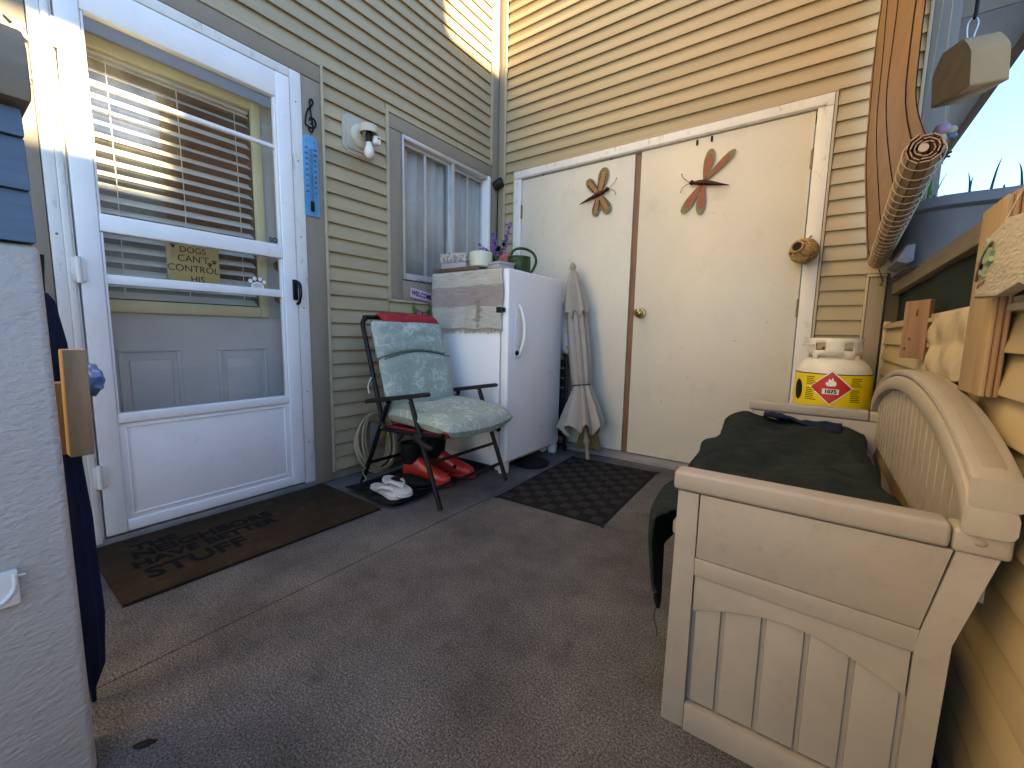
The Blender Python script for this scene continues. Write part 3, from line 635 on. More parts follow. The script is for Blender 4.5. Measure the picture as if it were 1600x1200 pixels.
m = MB(); m.tube([(XL-0.046, 1.845+0.0025*math.sin(i*2.4), 1.22+i*0.02) for i in range(38)], 0.0018, 5); part('bead_chain', m, 'steel', vb)
bx('head_rail', (XL-0.105, 1.823, 1.996), (XL-0.065, 2.628, 2.003), 'vertical_blind', vb)

# ================================================================== CLOSET DOORS
dd = thing('closet_doors', 'cream double closet doors in a worn white frame', 'door', (-1.0, YB, 0.0))
FY = YB-0.026
for lo, hi in (((-1.979, FY, 0.030), (-1.912, YB+0.06, 1.9995)), ((-0.090, FY, 0.030), (-0.024, YB+0.06, 1.9995)), ((-1.979, FY, 2.000), (-0.024, YB+0.06, 2.059))):
    bx('frame', lo, hi, 'chipped_white', dd, 0.003)
bx('frame_stop', (-1.945, FY-0.008, 2.005), (-0.058, FY-0.0005, 2.024), 'chipped_white', dd, 0.002)
bx('door_leaf', (-1.907, YB-0.014, 0.045), (-1.034, YB+0.025, 1.990), 'closet_door', dd, 0.003)
bx('door_leaf', (-0.994, YB-0.014, 0.045), (-0.096, YB+0.025, 1.994), 'closet_door', dd, 0.003)
bx('meeting_strip', (-1.031, YB-0.004, 0.045), (-0.997, YB+0.03, 1.985), 'brown_edge', dd, 0.002)
m = MB(); m.prism([(YB+0.05, 0.002), (YB-0.075, 0.002), (YB-0.073, 0.024), (YB-0.040, 0.038), (YB+0.05, 0.040)], 'x', -1.979, -0.024, 0.002); part('sill', m, 'sill_grey', dd)
for x, z in ((-1.9095, 1.76), (-1.9095, 0.25), (-0.093, 1.76), (-0.093, 1.0), (-0.093, 0.26)):
    m = MB(); m.tube([(x, YB-0.020, z-0.05), (x, YB-0.020, z+0.05)], 0.006, 8).box((x-0.010, YB-0.017, z-0.045), (x+0.010, YB-0.0145, z+0.045)); part('hinge', m, 'hinge_metal', dd)
m = MB(); m.lathe([(0.0, 0), (0.034, 0), (0.034, 0.004), (0.030, 0.010), (0.014, 0.014), (0.013, 0.030), (0.024, 0.038), (0.029, 0.050), (0.027, 0.062), (0.016, 0.070), (0.0, 0.071)], n=24, M=Matrix.Translation((-0.945, YB-0.014, 0.985)) @ Matrix.Rotation(R(90), 4, 'X'))
kn = part('knob', m, 'brass', dd)
m = MB(); m.lathe([(0, 0), (0.008, 0), (0.007, 0.003), (0, 0.004)], n=12, M=Matrix.Translation((-0.945, YB-0.0845, 0.985)) @ Matrix.Rotation(R(90), 4, 'X')); part('keyhole', m, 'black_metal', kn)
for x, z in ((-0.664, 1.972), (-0.585, 1.974), (-1.20, 1.994), (-1.72, 1.993)):
    bx('clip', (x-0.006, YB-0.019, z-0.016 if z < 1.98 else z-0.002), (x+0.006, YB-0.0145, z+0.014 if z < 1.98 else z+0.006), 'black_metal', dd, 0.001)

random.seed(21)
for k in range(16):
    x = random.choice([random.uniform(-0.93, -0.16), random.uniform(-0.93, -0.16), random.uniform(-1.86, -1.08)]); z = random.uniform(0.12, 0.95) if k < 13 else random.uniform(1.0, 1.7); l = random.uniform(0.008, 0.03); a = random.uniform(-1.2, 1.2) if k % 2 else random.uniform(-0.2, 0.2)
    m = MB(); m.tube([(x, YB-0.0141, z), (x+0.5*l*math.cos(a)+0.002, YB-0.0143, z+0.5*l*math.sin(a)), (x+l*math.cos(a), YB-0.0141, z+l*math.sin(a))], [0.0003, random.uniform(0.0007, 0.0014), 0.0003], 5); part('scuff_mark', m, 'backing', dd)

# ================================================================== ADDED SUN BLOCKER, AND THE HOUSE WING
nh = thing('sun_blocker', 'added unseen building that shapes the sun patches, beyond the deck railing', 'house', (9.0, 4.0, -0.5))
def hb(name, lo, hi, mt): bx(name, lo, hi, mt, nh, 0)
HX = 16.0  # unseen blocks added to shade the porch and cut out the sun patches
hb('wall', (HX, 1.62, -0.5), (HX+6, 2.60, 8.06), 'blocker_pale'); hb('roof', (HX-0.3, 1.625, 8.065), (HX+6.3, 2.70, 8.167), 'roof_shingle')
hb('wall', (HX, 2.605, -0.5), (HX+6, 20.0, 7.2), 'blocker_pale'); hb('roof', (HX-0.3, 2.705, 7.205), (HX+6.3, 20.3, 7.3), 'roof_shingle')
hb('wall', (HX, 0.105, -0.5), (HX+6, 1.615, 8.95), 'blocker_pale'); hb('roof', (HX-0.2, 0.11, 8.955), (HX+6.2, 1.61, 9.05), 'roof_shingle')
hb('wall', (HX, -1.0, -0.5), (HX+6, 0.10, 6.915), 'blocker_pale'); hb('slot_top', (HX, -1.0, 7.30), (HX+0.2, 0.10, 8.9), 'blocker_pale'); hb('post', (HX, -1.0, 6.917), (HX+0.2, -0.85, 7.298), 'blocker_pale')  # gap between these blocks lets a strip of sun onto the door jamb
hb('wall', (HX, -16.0, -0.5), (HX+6, -1.005, 3.2), 'blocker_pale'); hb('roof', (HX-0.3, -16.3, 3.205), (HX+6.3, -1.006, 3.3), 'roof_shingle')
wing = thing('house_wing', 'grey house wing with a blue grey eave behind the paper bag', 'house', (0.2, 7.0, -0.5))
bx('wall', (-3.0, 4.6, -0.5), (0.62, 13.0, 3.58), 'house_grey', wing, 0)
for i in range(7): bx('soffit_panel', (-0.4, 4.2+i*1.25, 3.585), (1.279, 4.2+i*1.25+1.236, 3.610), 'soffit', wing, 0.004)
bx('fascia', (1.28, 4.2, 3.50), (1.325, 13.0, 3.72), 'fascia', wing, 0.003)
m = MB(); m.prism([(1.36, 3.725), (1.36, 3.745), (-3.2, 5.6), (-3.2, 5.5)], 'y', 4.1, 13.1); part('roof', m, 'roof_shingle', wing)

# ================================================================== FREEZER AND WHAT STANDS ON IT
fz = thing('upright_freezer', 'white upright freezer between the folding chair and closet doors', 'freezer', (-1.78, 2.28, 0))
FX0, FX1, FY0, FY1, FZ = -2.06, -1.500, 1.968, 2.600, 1.204
bx('body', (FX0, FY0, 0.075), (FX1, FY1, FZ), 'freezer_white', fz, 0.006)
bx('base', (FX0+0.02, FY0+0.012, 0.030), (FX1-0.01, FY1-0.012, 0.0745), 'freezer_white', fz, 0.003)
bx('gasket', (FX1+0.0005, FY0+0.010, 0.09), (FX1+0.008, FY1-0.010, FZ-0.01), 'grey_card', fz, 0)
dr = part('door', MB().box((FX1+0.0085, FY0-0.002, 0.072), (-1.438, FY1, FZ+0.002), 0.012, seg=4), 'freezer_white', fz)
m = MB()
m.box((-1.4375, 2.030, 0.690), (-1.431, 2.085, 1.020), 0.003)
m.tube(smooth([(-1.434, 2.066, 1.005), (-1.418, 2.072, 0.975), (-1.400, 2.076, 0.91), (-1.396, 2.077, 0.855), (-1.400, 2.076, 0.80), (-1.418, 2.072, 0.735), (-1.434, 2.066, 0.705)]), 0.011, 10)
part('handle', m, 'plastic_white', dr)
m = MB(); m.lathe([(0, 0), (0.014, 0), (0.014, 0.008), (0.007, 0.010), (0.007, 0.014), (0, 0.014)], n=16, M=Matrix.Translation((-1.431, 2.045, 0.725)) @ Matrix.Rotation(R(90), 4, 'Y')); part('lock', m, 'black_metal', dr)
m = MB(); m.box((-1.512, FY0-0.022, 0.955), (-1.474, FY0-0.0025, 0.99), 0.004).box((-1.480, FY0-0.03, 0.960), (-1.455, FY0-0.003, 0.985), 0.004).lathe([(0, 0), (0.010, 0), (0.010, 0.012), (0, 0.013)], n=10, M=Matrix.Translation((-1.466, FY0-0.030, 0.972)) @ Matrix.Rotation(R(90), 4, 'X')); part('hasp', m, 'black_plastic', dr)
bx('badge', (-1.4378, 2.088, 0.985), (-1.4365, 2.115, 0.990), 'grey_card', dr, 0)
m = MB(); m.tube([(-1.47, 2.02, 1.2062), (-1.47, 2.02, 1.2075)], 0.01); part('hinge_cap', m, 'plastic_white', dr)
for x in (-2.0, -1.53):
    for y in (2.02, 2.55):
        m = MB(); m.prism([(x-0.035, 0.03), (x-0.012, 0.0), (x+0.012, 0.0), (x+0.035, 0.03)], 'y', y-0.02, y+0.02, 0.002); part('foot', m, 'plastic_white', fz)
for y in (1.99, 2.575):
    m = MB(); m.prism([(y-0.02, 0.0), (y+0.02, 0.0), (y+0.024, 0.0735), (y-0.024, 0.0735)], 'x', -1.498, -1.448, 0.003); part('foot', m, 'plastic_white', fz)

rr = thing('rag_rug', 'cream and mauve woven rag rug draped over the white freezer', 'rug', (-1.74, 2.05, FZ))
def rugf(u, v):
    x = -2.045+0.575*u; s = v*0.585
    if s < 0.22: p = Vector((x, FY0+0.21-s, FZ+0.006))
    elif s < 0.25:
        a = (s-0.22)/0.03*math.pi/2; p = Vector((x, FY0+0.004-0.014*math.sin(a)-0.002, FZ+0.006-0.014*(1-math.cos(a))))
    else: p = Vector((x, FY0-0.012-0.004*math.sin(x*38+s*5)-0.003*math.sin(s*30+x*9), FZ-0.008-(s-0.25)))
    p.x += 0.006*math.sin(s*21)*(1 if u > .5 else -1); p.z += 0.004*math.sin(u*17) if v > .97 else 0
    return p
m = MB(); m.grid(rugf, 46, 60); part('weave', m, 'rag_rug', rr, solid=0.005)
m = MB()
for i in range(120):
    x = -2.04+0.565*i/119; l = random.uniform(0.012, 0.032)
    z0 = 0.863; m.tube([(x, FY0-0.010, z0+0.006), (x+random.uniform(-.004, .004), FY0-0.012+random.uniform(-.004, .002), z0-l*.5), (x+random.uniform(-.01, .01), FY0-0.010+random.uniform(-.004, .002), z0-l)], 0.0016, 4)
part('fringe', m, 'beige_cloth', rr, stuff=True)
m = MB()
for i in range(60):
    z = 0.88+0.17*random.random(); x = -1.645+random.gauss(0, 0.010); m.tube([(x, FY0-0.018, z), (x+random.uniform(-.012, .012), FY0-0.026, z-0.006), (x+random.uniform(-.016, .016), FY0-0.020, z-0.014)], 0.0015, 4)
part('loose_threads', m, 'beige_cloth', rr, stuff=True)

tr_ = thing('serving_tray', 'brown wooden tray under the floral box on the freezer', 'tray', (-1.85, 2.08, FZ+0.012))
bx('base', (-2.01, 1.985, FZ+0.0125), (-1.665, 2.20, FZ+0.020), 'tray_wood', tr_)
for lo, hi in (((-2.01, 1.972, FZ+0.0125), (-1.665, 1.9845, FZ+0.034)), ((-2.01, 2.2005, FZ+0.0125), (-1.665, 2.212, FZ+0.034))): bx('side', lo, hi, 'tray_wood', tr_)
fb = thing('photo_box', 'grey floral print keepsake box on the wooden tray', 'box', (-1.90, 2.09, FZ+0.021))
M = rot('Z', 8, (-1.905, 2.085, 0))
part('base', MB().box((-2.0, 1.995, FZ+0.0205), (-1.815, 2.18, FZ+0.072), 0.002, M), 'grey_card', fb)
part('lid', MB().box((-2.006, 1.989, FZ+0.0725), (-1.809, 2.186, FZ+0.128), 0.003, M), 'floral_box', fb)
pt = thing('lattice_planter', 'white footed planter with a green lattice pattern on the freezer', 'planter', (-1.70, 2.06, FZ+0.02))
m = MB(); m.lathe([(0.0, 0.014), (0.060, 0.014), (0.070, 0.022), (0.072, 0.06), (0.071, 0.100), (0.066, 0.108), (0.061, 0.106), (0.061, 0.04), (0.0, 0.04)], (-1.728, 2.066, FZ+0.0205), 32, cap=False); part('pot', m, 'lattice_pot', pt)
for a in (20, 140, 260):
    m = MB(); m.ball((-1.728+0.048*math.cos(R(a)), 2.066+0.048*math.sin(R(a)), FZ+0.029), (0.012, 0.012, 0.0085), 10, 6); part('foot', m, 'lattice_pot', pt)
gb = thing('small_box', 'low plain grey cardboard box beside the watering can', 'box', (-1.60, 2.12, FZ+0.012))
M = rot('Z', -12, (-1.59, 2.10, 0)); part('base', MB().box((-1.655, 2.04, FZ+0.0125), (-1.545, 2.16, FZ+0.045), 0.002, M), 'grey_card', gb); part('lid', MB().box((-1.658, 2.037, FZ+0.0455), (-1.542, 2.163, FZ+0.060), 0.002, M), 'grey_card', gb)
wc = thing('watering_can', 'dark green plastic watering can standing on the freezer', 'watering can', (-1.56, 2.235, FZ+0.003))
cx, cy, cz = -1.565, 2.245, FZ+0.003
m = MB(); m.lathe([(0, 0), (0.070, 0), (0.073, 0.004), (0.073, 0.075), (0.0755, 0.078), (0.0755, 0.084), (0.072, 0.087), (0.072, 0.104), (0.074, 0.108), (0.070, 0.110), (0.066, 0.106), (0.066, 0.02), (0, 0.02)], (cx, cy, cz), 36, cap=False); part('body', m, 'can_green', wc)
D = Vector((0.66, 0.75, 0)).normalized()
m = MB(); m.tube(smooth([Vector((cx, cy, cz))+D*a+Vector((0, 0, b)) for a, b in ((-0.055, 0.105), (-0.04, 0.145), (0.0, 0.163), (0.05, 0.160), (0.095, 0.135), (0.112, 0.09), (0.095, 0.04), (0.072, 0.012))]), 0.0085, 10); part('handle', m, 'can_green', wc)
m = MB(); m.tube([Vector((cx, cy, cz))-D*a+Vector((0, 0, b)) for a, b in ((0.068, 0.02), (0.12, 0.055), (0.175, 0.128))], [0.014, 0.010, 0.007], 10); part('spout', m, 'can_green', wc)
fp = thing('flower_pot', 'potted purple flowers at the back of the freezer', 'potted plant', (-1.86, 2.42, FZ))
m = MB(); m.lathe([(0, 0.001), (0.05, 0.001), (0.065, 0.11), (0.07, 0.115), (0.06, 0.115), (0.05, 0.09), (0, 0.09)], (-1.86, 2.42, FZ), 20, cap=False); part('pot', m, 'tote_grey', fp)
mp_ = MB(); ms = MB(); ml = MB()
for (dx, dy, hgt) in ((0.06, 0.05, 0.30), (-0.02, -0.05, 0.22), (0.03, -0.10, 0.18), (0.10, -0.02, 0.23), (-0.08, -0.12, 0.14), (-0.05, 0.02, 0.20)):
    p0 = Vector((-1.86, 2.42, FZ+0.10)); p1 = p0+Vector((dx, dy, hgt)); pm = p0.lerp(p1, 0.5)+Vector((0, 0, 0.03)); ms.tube([p0, pm, p1], 0.0025, 5)
    for k in range(34):
        t = 0.42+0.58*random.random(); q = p0.lerp(p1, t)+Vector([random.gauss(0, 0.016*(1.25-t)) for _ in range(3)])
        mp_.ball(q, (random.uniform(.005, .009),)*3, 6, 4)
    for k in range(4):
        q = p0.lerp(p1, 0.1+0.15*k); a = random.uniform(0, 6.28); d = Vector((math.cos(a), math.sin(a), 0.4))*0.06; sd2 = d.cross(Vector((0, 0, 1))).normalized()*0.016
        ml.add([q, q+d*.5+sd2, q+d, q+d*.5-sd2], [(0, 1, 2, 3)])
part('blossom', mp_, 'purple_petal', fp, stuff=True); part('stem', ms, 'leaf_dark', fp); part('leaf', ml, 'leaf_dark', fp, stuff=True)
m = MB(); m.ball((-1.70, 2.30, FZ+0.078), (0.055, 0.075, 0.075), 24, 16, mod=lambda d: 1+0.22*noise.noise(d*2.2+Vector((3, 1, 7)))+0.10*noise.noise(d*6))
whole('fabric_pouch', m, 'pink_cloth', 'crumpled dusty pink fabric pouch behind the watering can', 'pouch', (-1.70, 2.30, FZ))

# ================================================================== WALL ORNAMENTS
lf = thing('wall_light', 'weathered white porch light with a bare bulb on the siding', 'wall lamp', (XL, 1.50, 1.90))
def octo(y0, y1, z0, z1, c): return [(y0+c, z0), (y1-c, z0), (y1, z0+c), (y1, z1-c), (y1-c, z1), (y0+c, z1), (y0, z1-c), (y0, z0+c)]
m = MB(); m.prism(octo(1.405, 1.605, 1.795, 1.995, 0.028), 'x', XL+0.004, XL+0.022, 0.003); m.prism(octo(1.425, 1.585, 1.815, 1.975, 0.010), 'x', XL+0.018, XL+0.032, 0.004); part('mounting_block', m, 'mount_block', lf)
m = MB(); m.lathe([(0, 0), (0.062, 0), (0.062, 0.008), (0.054, 0.018), (0.036, 0.024), (0, 0.026)], n=28, M=Matrix.Translation((XL+0.032, 1.505, 1.895)) @ Matrix.Rotation(R(90), 4, 'Y')); part('canopy', m, 'lamp_white', lf)
m = MB(); m.tube(smooth([(XL+0.05, 1.505, 1.905), (XL+0.075, 1.505, 1.915), (XL+0.105, 1.505, 1.910)]), [0.022]*6+[0.026]*7, 14); m.lathe([(0.0, 0.03), (0.042, 0.028), (0.047, 0.02), (0.047, -0.012), (0.042, -0.012), (0.040, 0.018), (0, 0.02)], (XL+0.105, 1.505, 1.905), 24, cap=False); part('shade', m, 'lamp_white', lf)
m = MB(); m.lathe([(0, 0.0), (0.016, 0.0), (0.018, -0.02), (0.015, -0.055), (0, -0.056)], (XL+0.105, 1.505, 1.905), 16, cap=False); part('socket', m, 'black_plastic', lf)
m = MB(); m.lathe([(0.0, 0.0), (0.014, 0.0), (0.016, -0.014), (0.024, -0.034), (0.0265, -0.052), (0.022, -0.070), (0.011, -0.081), (0, -0.083)], (XL+0.105, 1.505, 1.850), 22, cap=False); part('bulb', m, 'bulb', lf)
m = MB(); m.box((XL+0.095, 1.522, 1.845), (XL+0.137, 1.562, 1.888), 0.008, seg=3); part('motion_sensor', m, 'plastic_white', lf)
bx('sensor_window', (XL+0.1365, 1.536, 1.872), (XL+0.139, 1.550, 1.878), 'black_plastic', lf, 0.001)

m = MB(); cyc, czc = 1.231, 1.873; X = XL+0.020
sp = [(cyc+r*math.cos(a), czc+r*math.sin(a)) for r, a in [(0.006+0.0022*i, 3.3-0.42*i) for i in range(15)]]
path = [(X, y, z) for y, z in sp] + [(X, 1.212, 1.915), (X, 1.232, 1.942), (X, 1.243, 1.962), (X, 1.236, 1.976), (X, 1.226, 1.966), (X, 1.226, 1.940), (X, 1.234, 1.880), (X, 1.240, 1.840), (X, 1.232, 1.822), (X, 1.220, 1.824), (X, 1.219, 1.836)]
m.tube(smooth(path, 4), 0.0042, 6); m.tube([(XL+0.014, cyc, 1.86), (X, cyc, 1.86)], 0.004, 6)
whole('treble_clef', m, 'black_metal', 'black metal treble clef ornament above the blue thermometer', 'ornament', (XL+0.02, 1.231, 1.82))
th = thing('wall_thermometer', 'tall blue wall thermometer hanging below the treble clef', 'thermometer', (XL+0.02, 1.22, 1.41))
pts = [(1.180, 1.412), (1.260, 1.412)] + [(1.220+0.040*math.cos(R(a)), 1.775+0.028*math.sin(R(a))) for a in range(0, 181, 15)]
m = MB(); m.prism(pts, 'x', XL+0.0145, XL+0.021, 0.002); part('plate', m, 'thermo_blue', th)
m = MB(); m.tube([(XL+0.0235, 1.220, 1.49), (XL+0.0235, 1.220, 1.735)], 0.0035, 8); part('glass_tube', m, 'shell_blue', th)
bx('bulb_guard', (XL+0.0212, 1.210, 1.436), (XL+0.0275, 1.230, 1.486), 'black_metal', th, 0.003)
for k in range(9):
    z = 1.530+k*0.026
    text('numeral', str(abs(-20+k*10)), 0.013, (XL+0.0213, 1.198, z), (0, 1, 0), (0, 0, 1), 'ink', th, 0.0003, bold=0.0003)
    text('numeral', str(abs(0+k*15)), 0.013, (XL+0.0213, 1.243, z), (0, 1, 0), (0, 0, 1), 'ink', th, 0.0003, bold=0.0003)
for y, s in ((1.200, 'C'), (1.240, 'F')): text('numeral', s, 0.014, (XL+0.0213, y, 1.772), (0, 1, 0), (0, 0, 1), 'ink', th, 0.0003)
m = MB()
for k in range(50): m.box((XL+0.0212, 1.209, 1.510+k*0.0046), (XL+0.0216, 1.2145, 1.5108+k*0.0046)); m.box((XL+0.0212, 1.2255, 1.510+k*0.0046), (XL+0.0216, 1.231, 1.5108+k*0.0046))
part('scale_ticks', m, 'ink', th, stuff=True)
m = MB(); m.tube([(XL+0.017, 1.222, 1.800), (XL+0.022, 1.228, 1.818), (XL+0.02, 1.222, 1.824)], 0.0012, 5); part('hanging_wire', m, 'black_metal', th)

ws = thing('welcome_sign', 'small pink welcome sign with a butterfly, on a wire loop', 'sign', (XL+0.02, 1.94, 0.95))
M = rot('X', -8, (XL+0.026, 1.945, 1.078)); X = XL+0.026
part('panel', MB().box((X-0.004, 1.852, 1.046), (X+0.004, 2.040, 1.106), 0.002, M), 'sign_pink', ws)
text('lettering', 'WELCOME', 0.042, M @ Vector((X+0.0045, 1.946, 1.076)), (0, math.cos(R(8)), -math.sin(R(8))), (0, math.sin(R(8)), math.cos(R(8))), 'navy_cloth', ws, 0.0006, bold=0.0012, sx=0.88)
m = MB(); m.tube(smooth([(X, 1.875, 1.106), (X, 1.885, 1.150), (X-0.005, 1.93, 1.175), (X, 1.975, 1.155), (X, 2.005, 1.095)]), 0.0016, 6); m.tube([(X, 1.875, 1.05), (X, 1.878, 0.99)], 0.0014, 5).tube([(X, 2.012, 1.03), (X, 2.008, 0.975)], 0.0014, 5); part('wire_loop', m, 'hinge_metal', ws)
def wing(m, pts, x): m.prism(pts, 'x', x-0.0012, x+0.0012, 0)
m = MB(); wing(m, [(1.945, 0.972), (1.905, 0.985), (1.872, 1.012), (1.866, 0.985), (1.880, 0.962), (1.915, 0.952)], X); wing(m, [(1.945, 0.968), (1.985, 0.975), (2.020, 0.998), (2.024, 0.972), (2.008, 0.950), (1.975, 0.944)], X); part('leaf_wing', m, 'plant_green', ws)
m = MB(); wing(m, [(1.943, 0.962), (1.912, 0.972), (1.902, 0.955), (1.925, 0.938), (1.944, 0.945)], X+0.004); wing(m, [(1.947, 0.962), (1.980, 0.966), (1.986, 0.948), (1.966, 0.932), (1.946, 0.943)], X+0.004); part('butterfly_wing', m, 'butterfly_pink', ws)
m = MB(); m.ball((X+0.006, 1.945, 0.955), (0.003, 0.004, 0.02), 8, 6); part('butterfly_body', m, 'ink', ws)

sc = thing('security_camera', 'small round black camera at the window corner', 'camera', (XL+0.03, 2.73, 2.0))
M = Matrix.Translation((XL+0.055, 2.722, 1.992)) @ Matrix.Rotation(R(62), 4, Vector((-0.35, 1, 0)).normalized())
part('housing', MB().lathe([(0, -0.045), (0.026, -0.045), (0.033, -0.036), (0.034, 0.03), (0.030, 0.036), (0.026, 0.030), (0, 0.029)], n=22, M=M, cap=False), 'black_plastic', sc)
part('lens', MB().lathe([(0, 0.0295), (0.018, 0.0295), (0.014, 0.034), (0, 0.036)], n=16, M=M, cap=False), 'black_metal', sc)
part('bracket', MB().box((XL+0.0205, 2.712, 1.985), (XL+0.05, 2.732, 2.0), 0.002), 'black_plastic', sc)
m = MB(); m.tube(smooth([(XL+0.032, 2.742, 1.97), (XL+0.024, 2.748, 1.90), (XL+0.024, 2.744, 1.6), (XL+0.024, 2.748, 1.25)]), 0.003, 6); part('cable', m, 'black_plastic', sc)

def dragonfly(cx, cz, flip, label, inner, outer):
    y = YB-0.030; t = thing('dragonfly_ornament', label, 'ornament', (cx, y, cz), 'metal dragonflies on the closet doors')
    s = -1 if flip else 1
    T = lambda x, z: (cx+s*x, cz+z)
    def wingp(name, tip, w, ww):
        a = Vector((0.006, 0.004)); b = Vector(tip); d = (b-a); n = Vector((-d.y, d.x)).normalized(); out = []
        for q in range(17):
            u = q/16*2*math.pi; f = 0.5-0.5*math.cos(u); k = math.sin(u)*w*(0.35+0.75*f)
            out.append(a+d*f+n*k)
        me = MB(); M = rot('Z', 0); me.prism([T(p.x, p.y) for p in out[:-1]], 'y', y-0.001, y+0.001); wo = part(name, me, outer, t)
        inn = [a+(p-a)*0.90+(d*0.0) for p in out[:-1]]; c = a+d*0.45
        inn = [c+Vector(((p-c).x*0.84, (p-c).y*0.88)) if True else p for p in inn]
        me = MB(); me.prism([T(p.x, p.y) for p in inn], 'y', y-0.0025, y-0.0012); part('wing_inlay', me, inner, wo)
        if inner == 'wing_tan':
            me = MB()
            for k in range(7):
                for e in (-0.4, 0.4):
                    q = a+d*(0.28+0.075*k)+n*w*e*1.1; X_, Z_ = T(q.x, q.y); me.ball((X_, y-0.0028, Z_), (0.0045, 0.0008, 0.0045), 6, 4)
            part('wing_spots', me, 'ink', wo, stuff=True)
    for tip, w in W[flip]: wingp('wing', tip, w, 0)
    bd = [(0.055, 0.020), (0.03, 0.012), (0.0, 0.002), (-0.06, -0.018), (-0.135, -0.042)] if not flip else [(0.058, 0.004), (0.03, 0.002), (0.0, -0.002), (-0.06, -0.020), (-0.135, -0.042)]
    me = MB(); me.tube([(T(a, b)[0], y-0.006, T(a, b)[1]) for a, b in bd], [0.010, 0.015, 0.015, 0.0105, 0.002], 10); part('body', me, 'dragon_body', t)
    hx, hz = bd[0]; me = MB(); me.ball((T(hx+0.012, hz+0.004)[0], y-0.007, T(0, hz+0.004)[1]), 0.014, 12, 8); part('head', me, 'dragon_body', t)
    for e in (1, -1):
        me = MB(); me.tube(smooth([(T(hx+a, 0)[0], y-0.006, cz+hz+b) for a, b in ((0.02, 0.004), (0.045, 0.010+0.014*e), (0.065, 0.012+0.030*e), (0.072, 0.012+0.050*e))]), 0.0017, 6).ball((T(hx+0.072, 0)[0], y-0.006, cz+hz+0.012+0.050*e), 0.004, 6, 4); part('antenna', me, 'dragon_body', t)
    me = MB(); me.tube([(cx, YB-0.0145, cz), (cx, y, cz)], 0.004, 6); part('standoff', me, 'dragon_body', t)
W = {False: [((0.045, 0.170), 0.046), ((-0.085, 0.112), 0.038), ((0.085, -0.125), 0.044), ((-0.020, -0.135), 0.036)],
     True: [((-0.028, 0.180), 0.034), ((-0.152, 0.150), 0.026), ((0.120, -0.158), 0.032), ((0.018, -0.178), 0.032)]}
dragonfly(-1.275, 1.775, False, 'spotted tan and olive metal dragonfly on the left closet door', 'wing_tan', 'wing_olive')
dragonfly(-0.605, 1.735, True, 'orange winged metal dragonfly on the right closet door', 'wing_orange', 'wing_olive')

ns = thing('wicker_nest', 'round woven bird nest hanging on the closet door frame', 'bird nest', (-0.085, YB-0.10, 1.27))
c = Vector((-0.088, YB-0.098, 1.285))
m = MB(); m.ball(c, (0.056, 0.056, 0.056), 20, 12); part('shell', m, 'wicker', ns)
m = MB()
for i in range(75):
    ax = Vector((random.gauss(0.3, .5), random.gauss(0, .5), random.gauss(1, .3))).normalized(); a = ax.orthogonal().normalized(); b = ax.cross(a); off = random.uniform(-0.045, 0.045); r = math.sqrt(0.062**2-off**2); s0 = random.uniform(0, 6.28); L = random.uniform(2, 5)
    m.tube([c+ax*off+(a*math.cos(s0+L*q/14)+b*math.sin(s0+L*q/14))*(r+random.uniform(-.002, .002)) for q in range(15)], 0.0031, 4)
part('strands', m, 'wicker', ns, stuff=True)
dirn = Vector((-0.42, -0.86, 0.22)).normalized()
M = Matrix.Translation(c+dirn*0.056) @ dirn.to_track_quat('Z', 'Y').to_matrix().to_4x4()
part('opening_shade', MB().lathe([(0, 0.011), (0.026, 0.0125)], n=16, M=M, cap=False), 'ink', ns)  # flat black disc, the shade of the hollow put into its colour
m = MB(); m.tube([M @ Vector((0.027*math.cos(q*math.pi/8), 0.027*math.sin(q*math.pi/8), 0.012)) for q in range(16)], 0.005, 6, closed=True); part('rim', m, 'wicker', ns)
m = MB(); m.tube(smooth([(-0.066, YB-0.026, 1.372), (-0.066, YB-0.05, 1.366), (-0.075, YB-0.07, 1.35), (-0.086, YB-0.095, 1.338)]), 0.003, 6); part('hook', m, 'black_metal', ns)

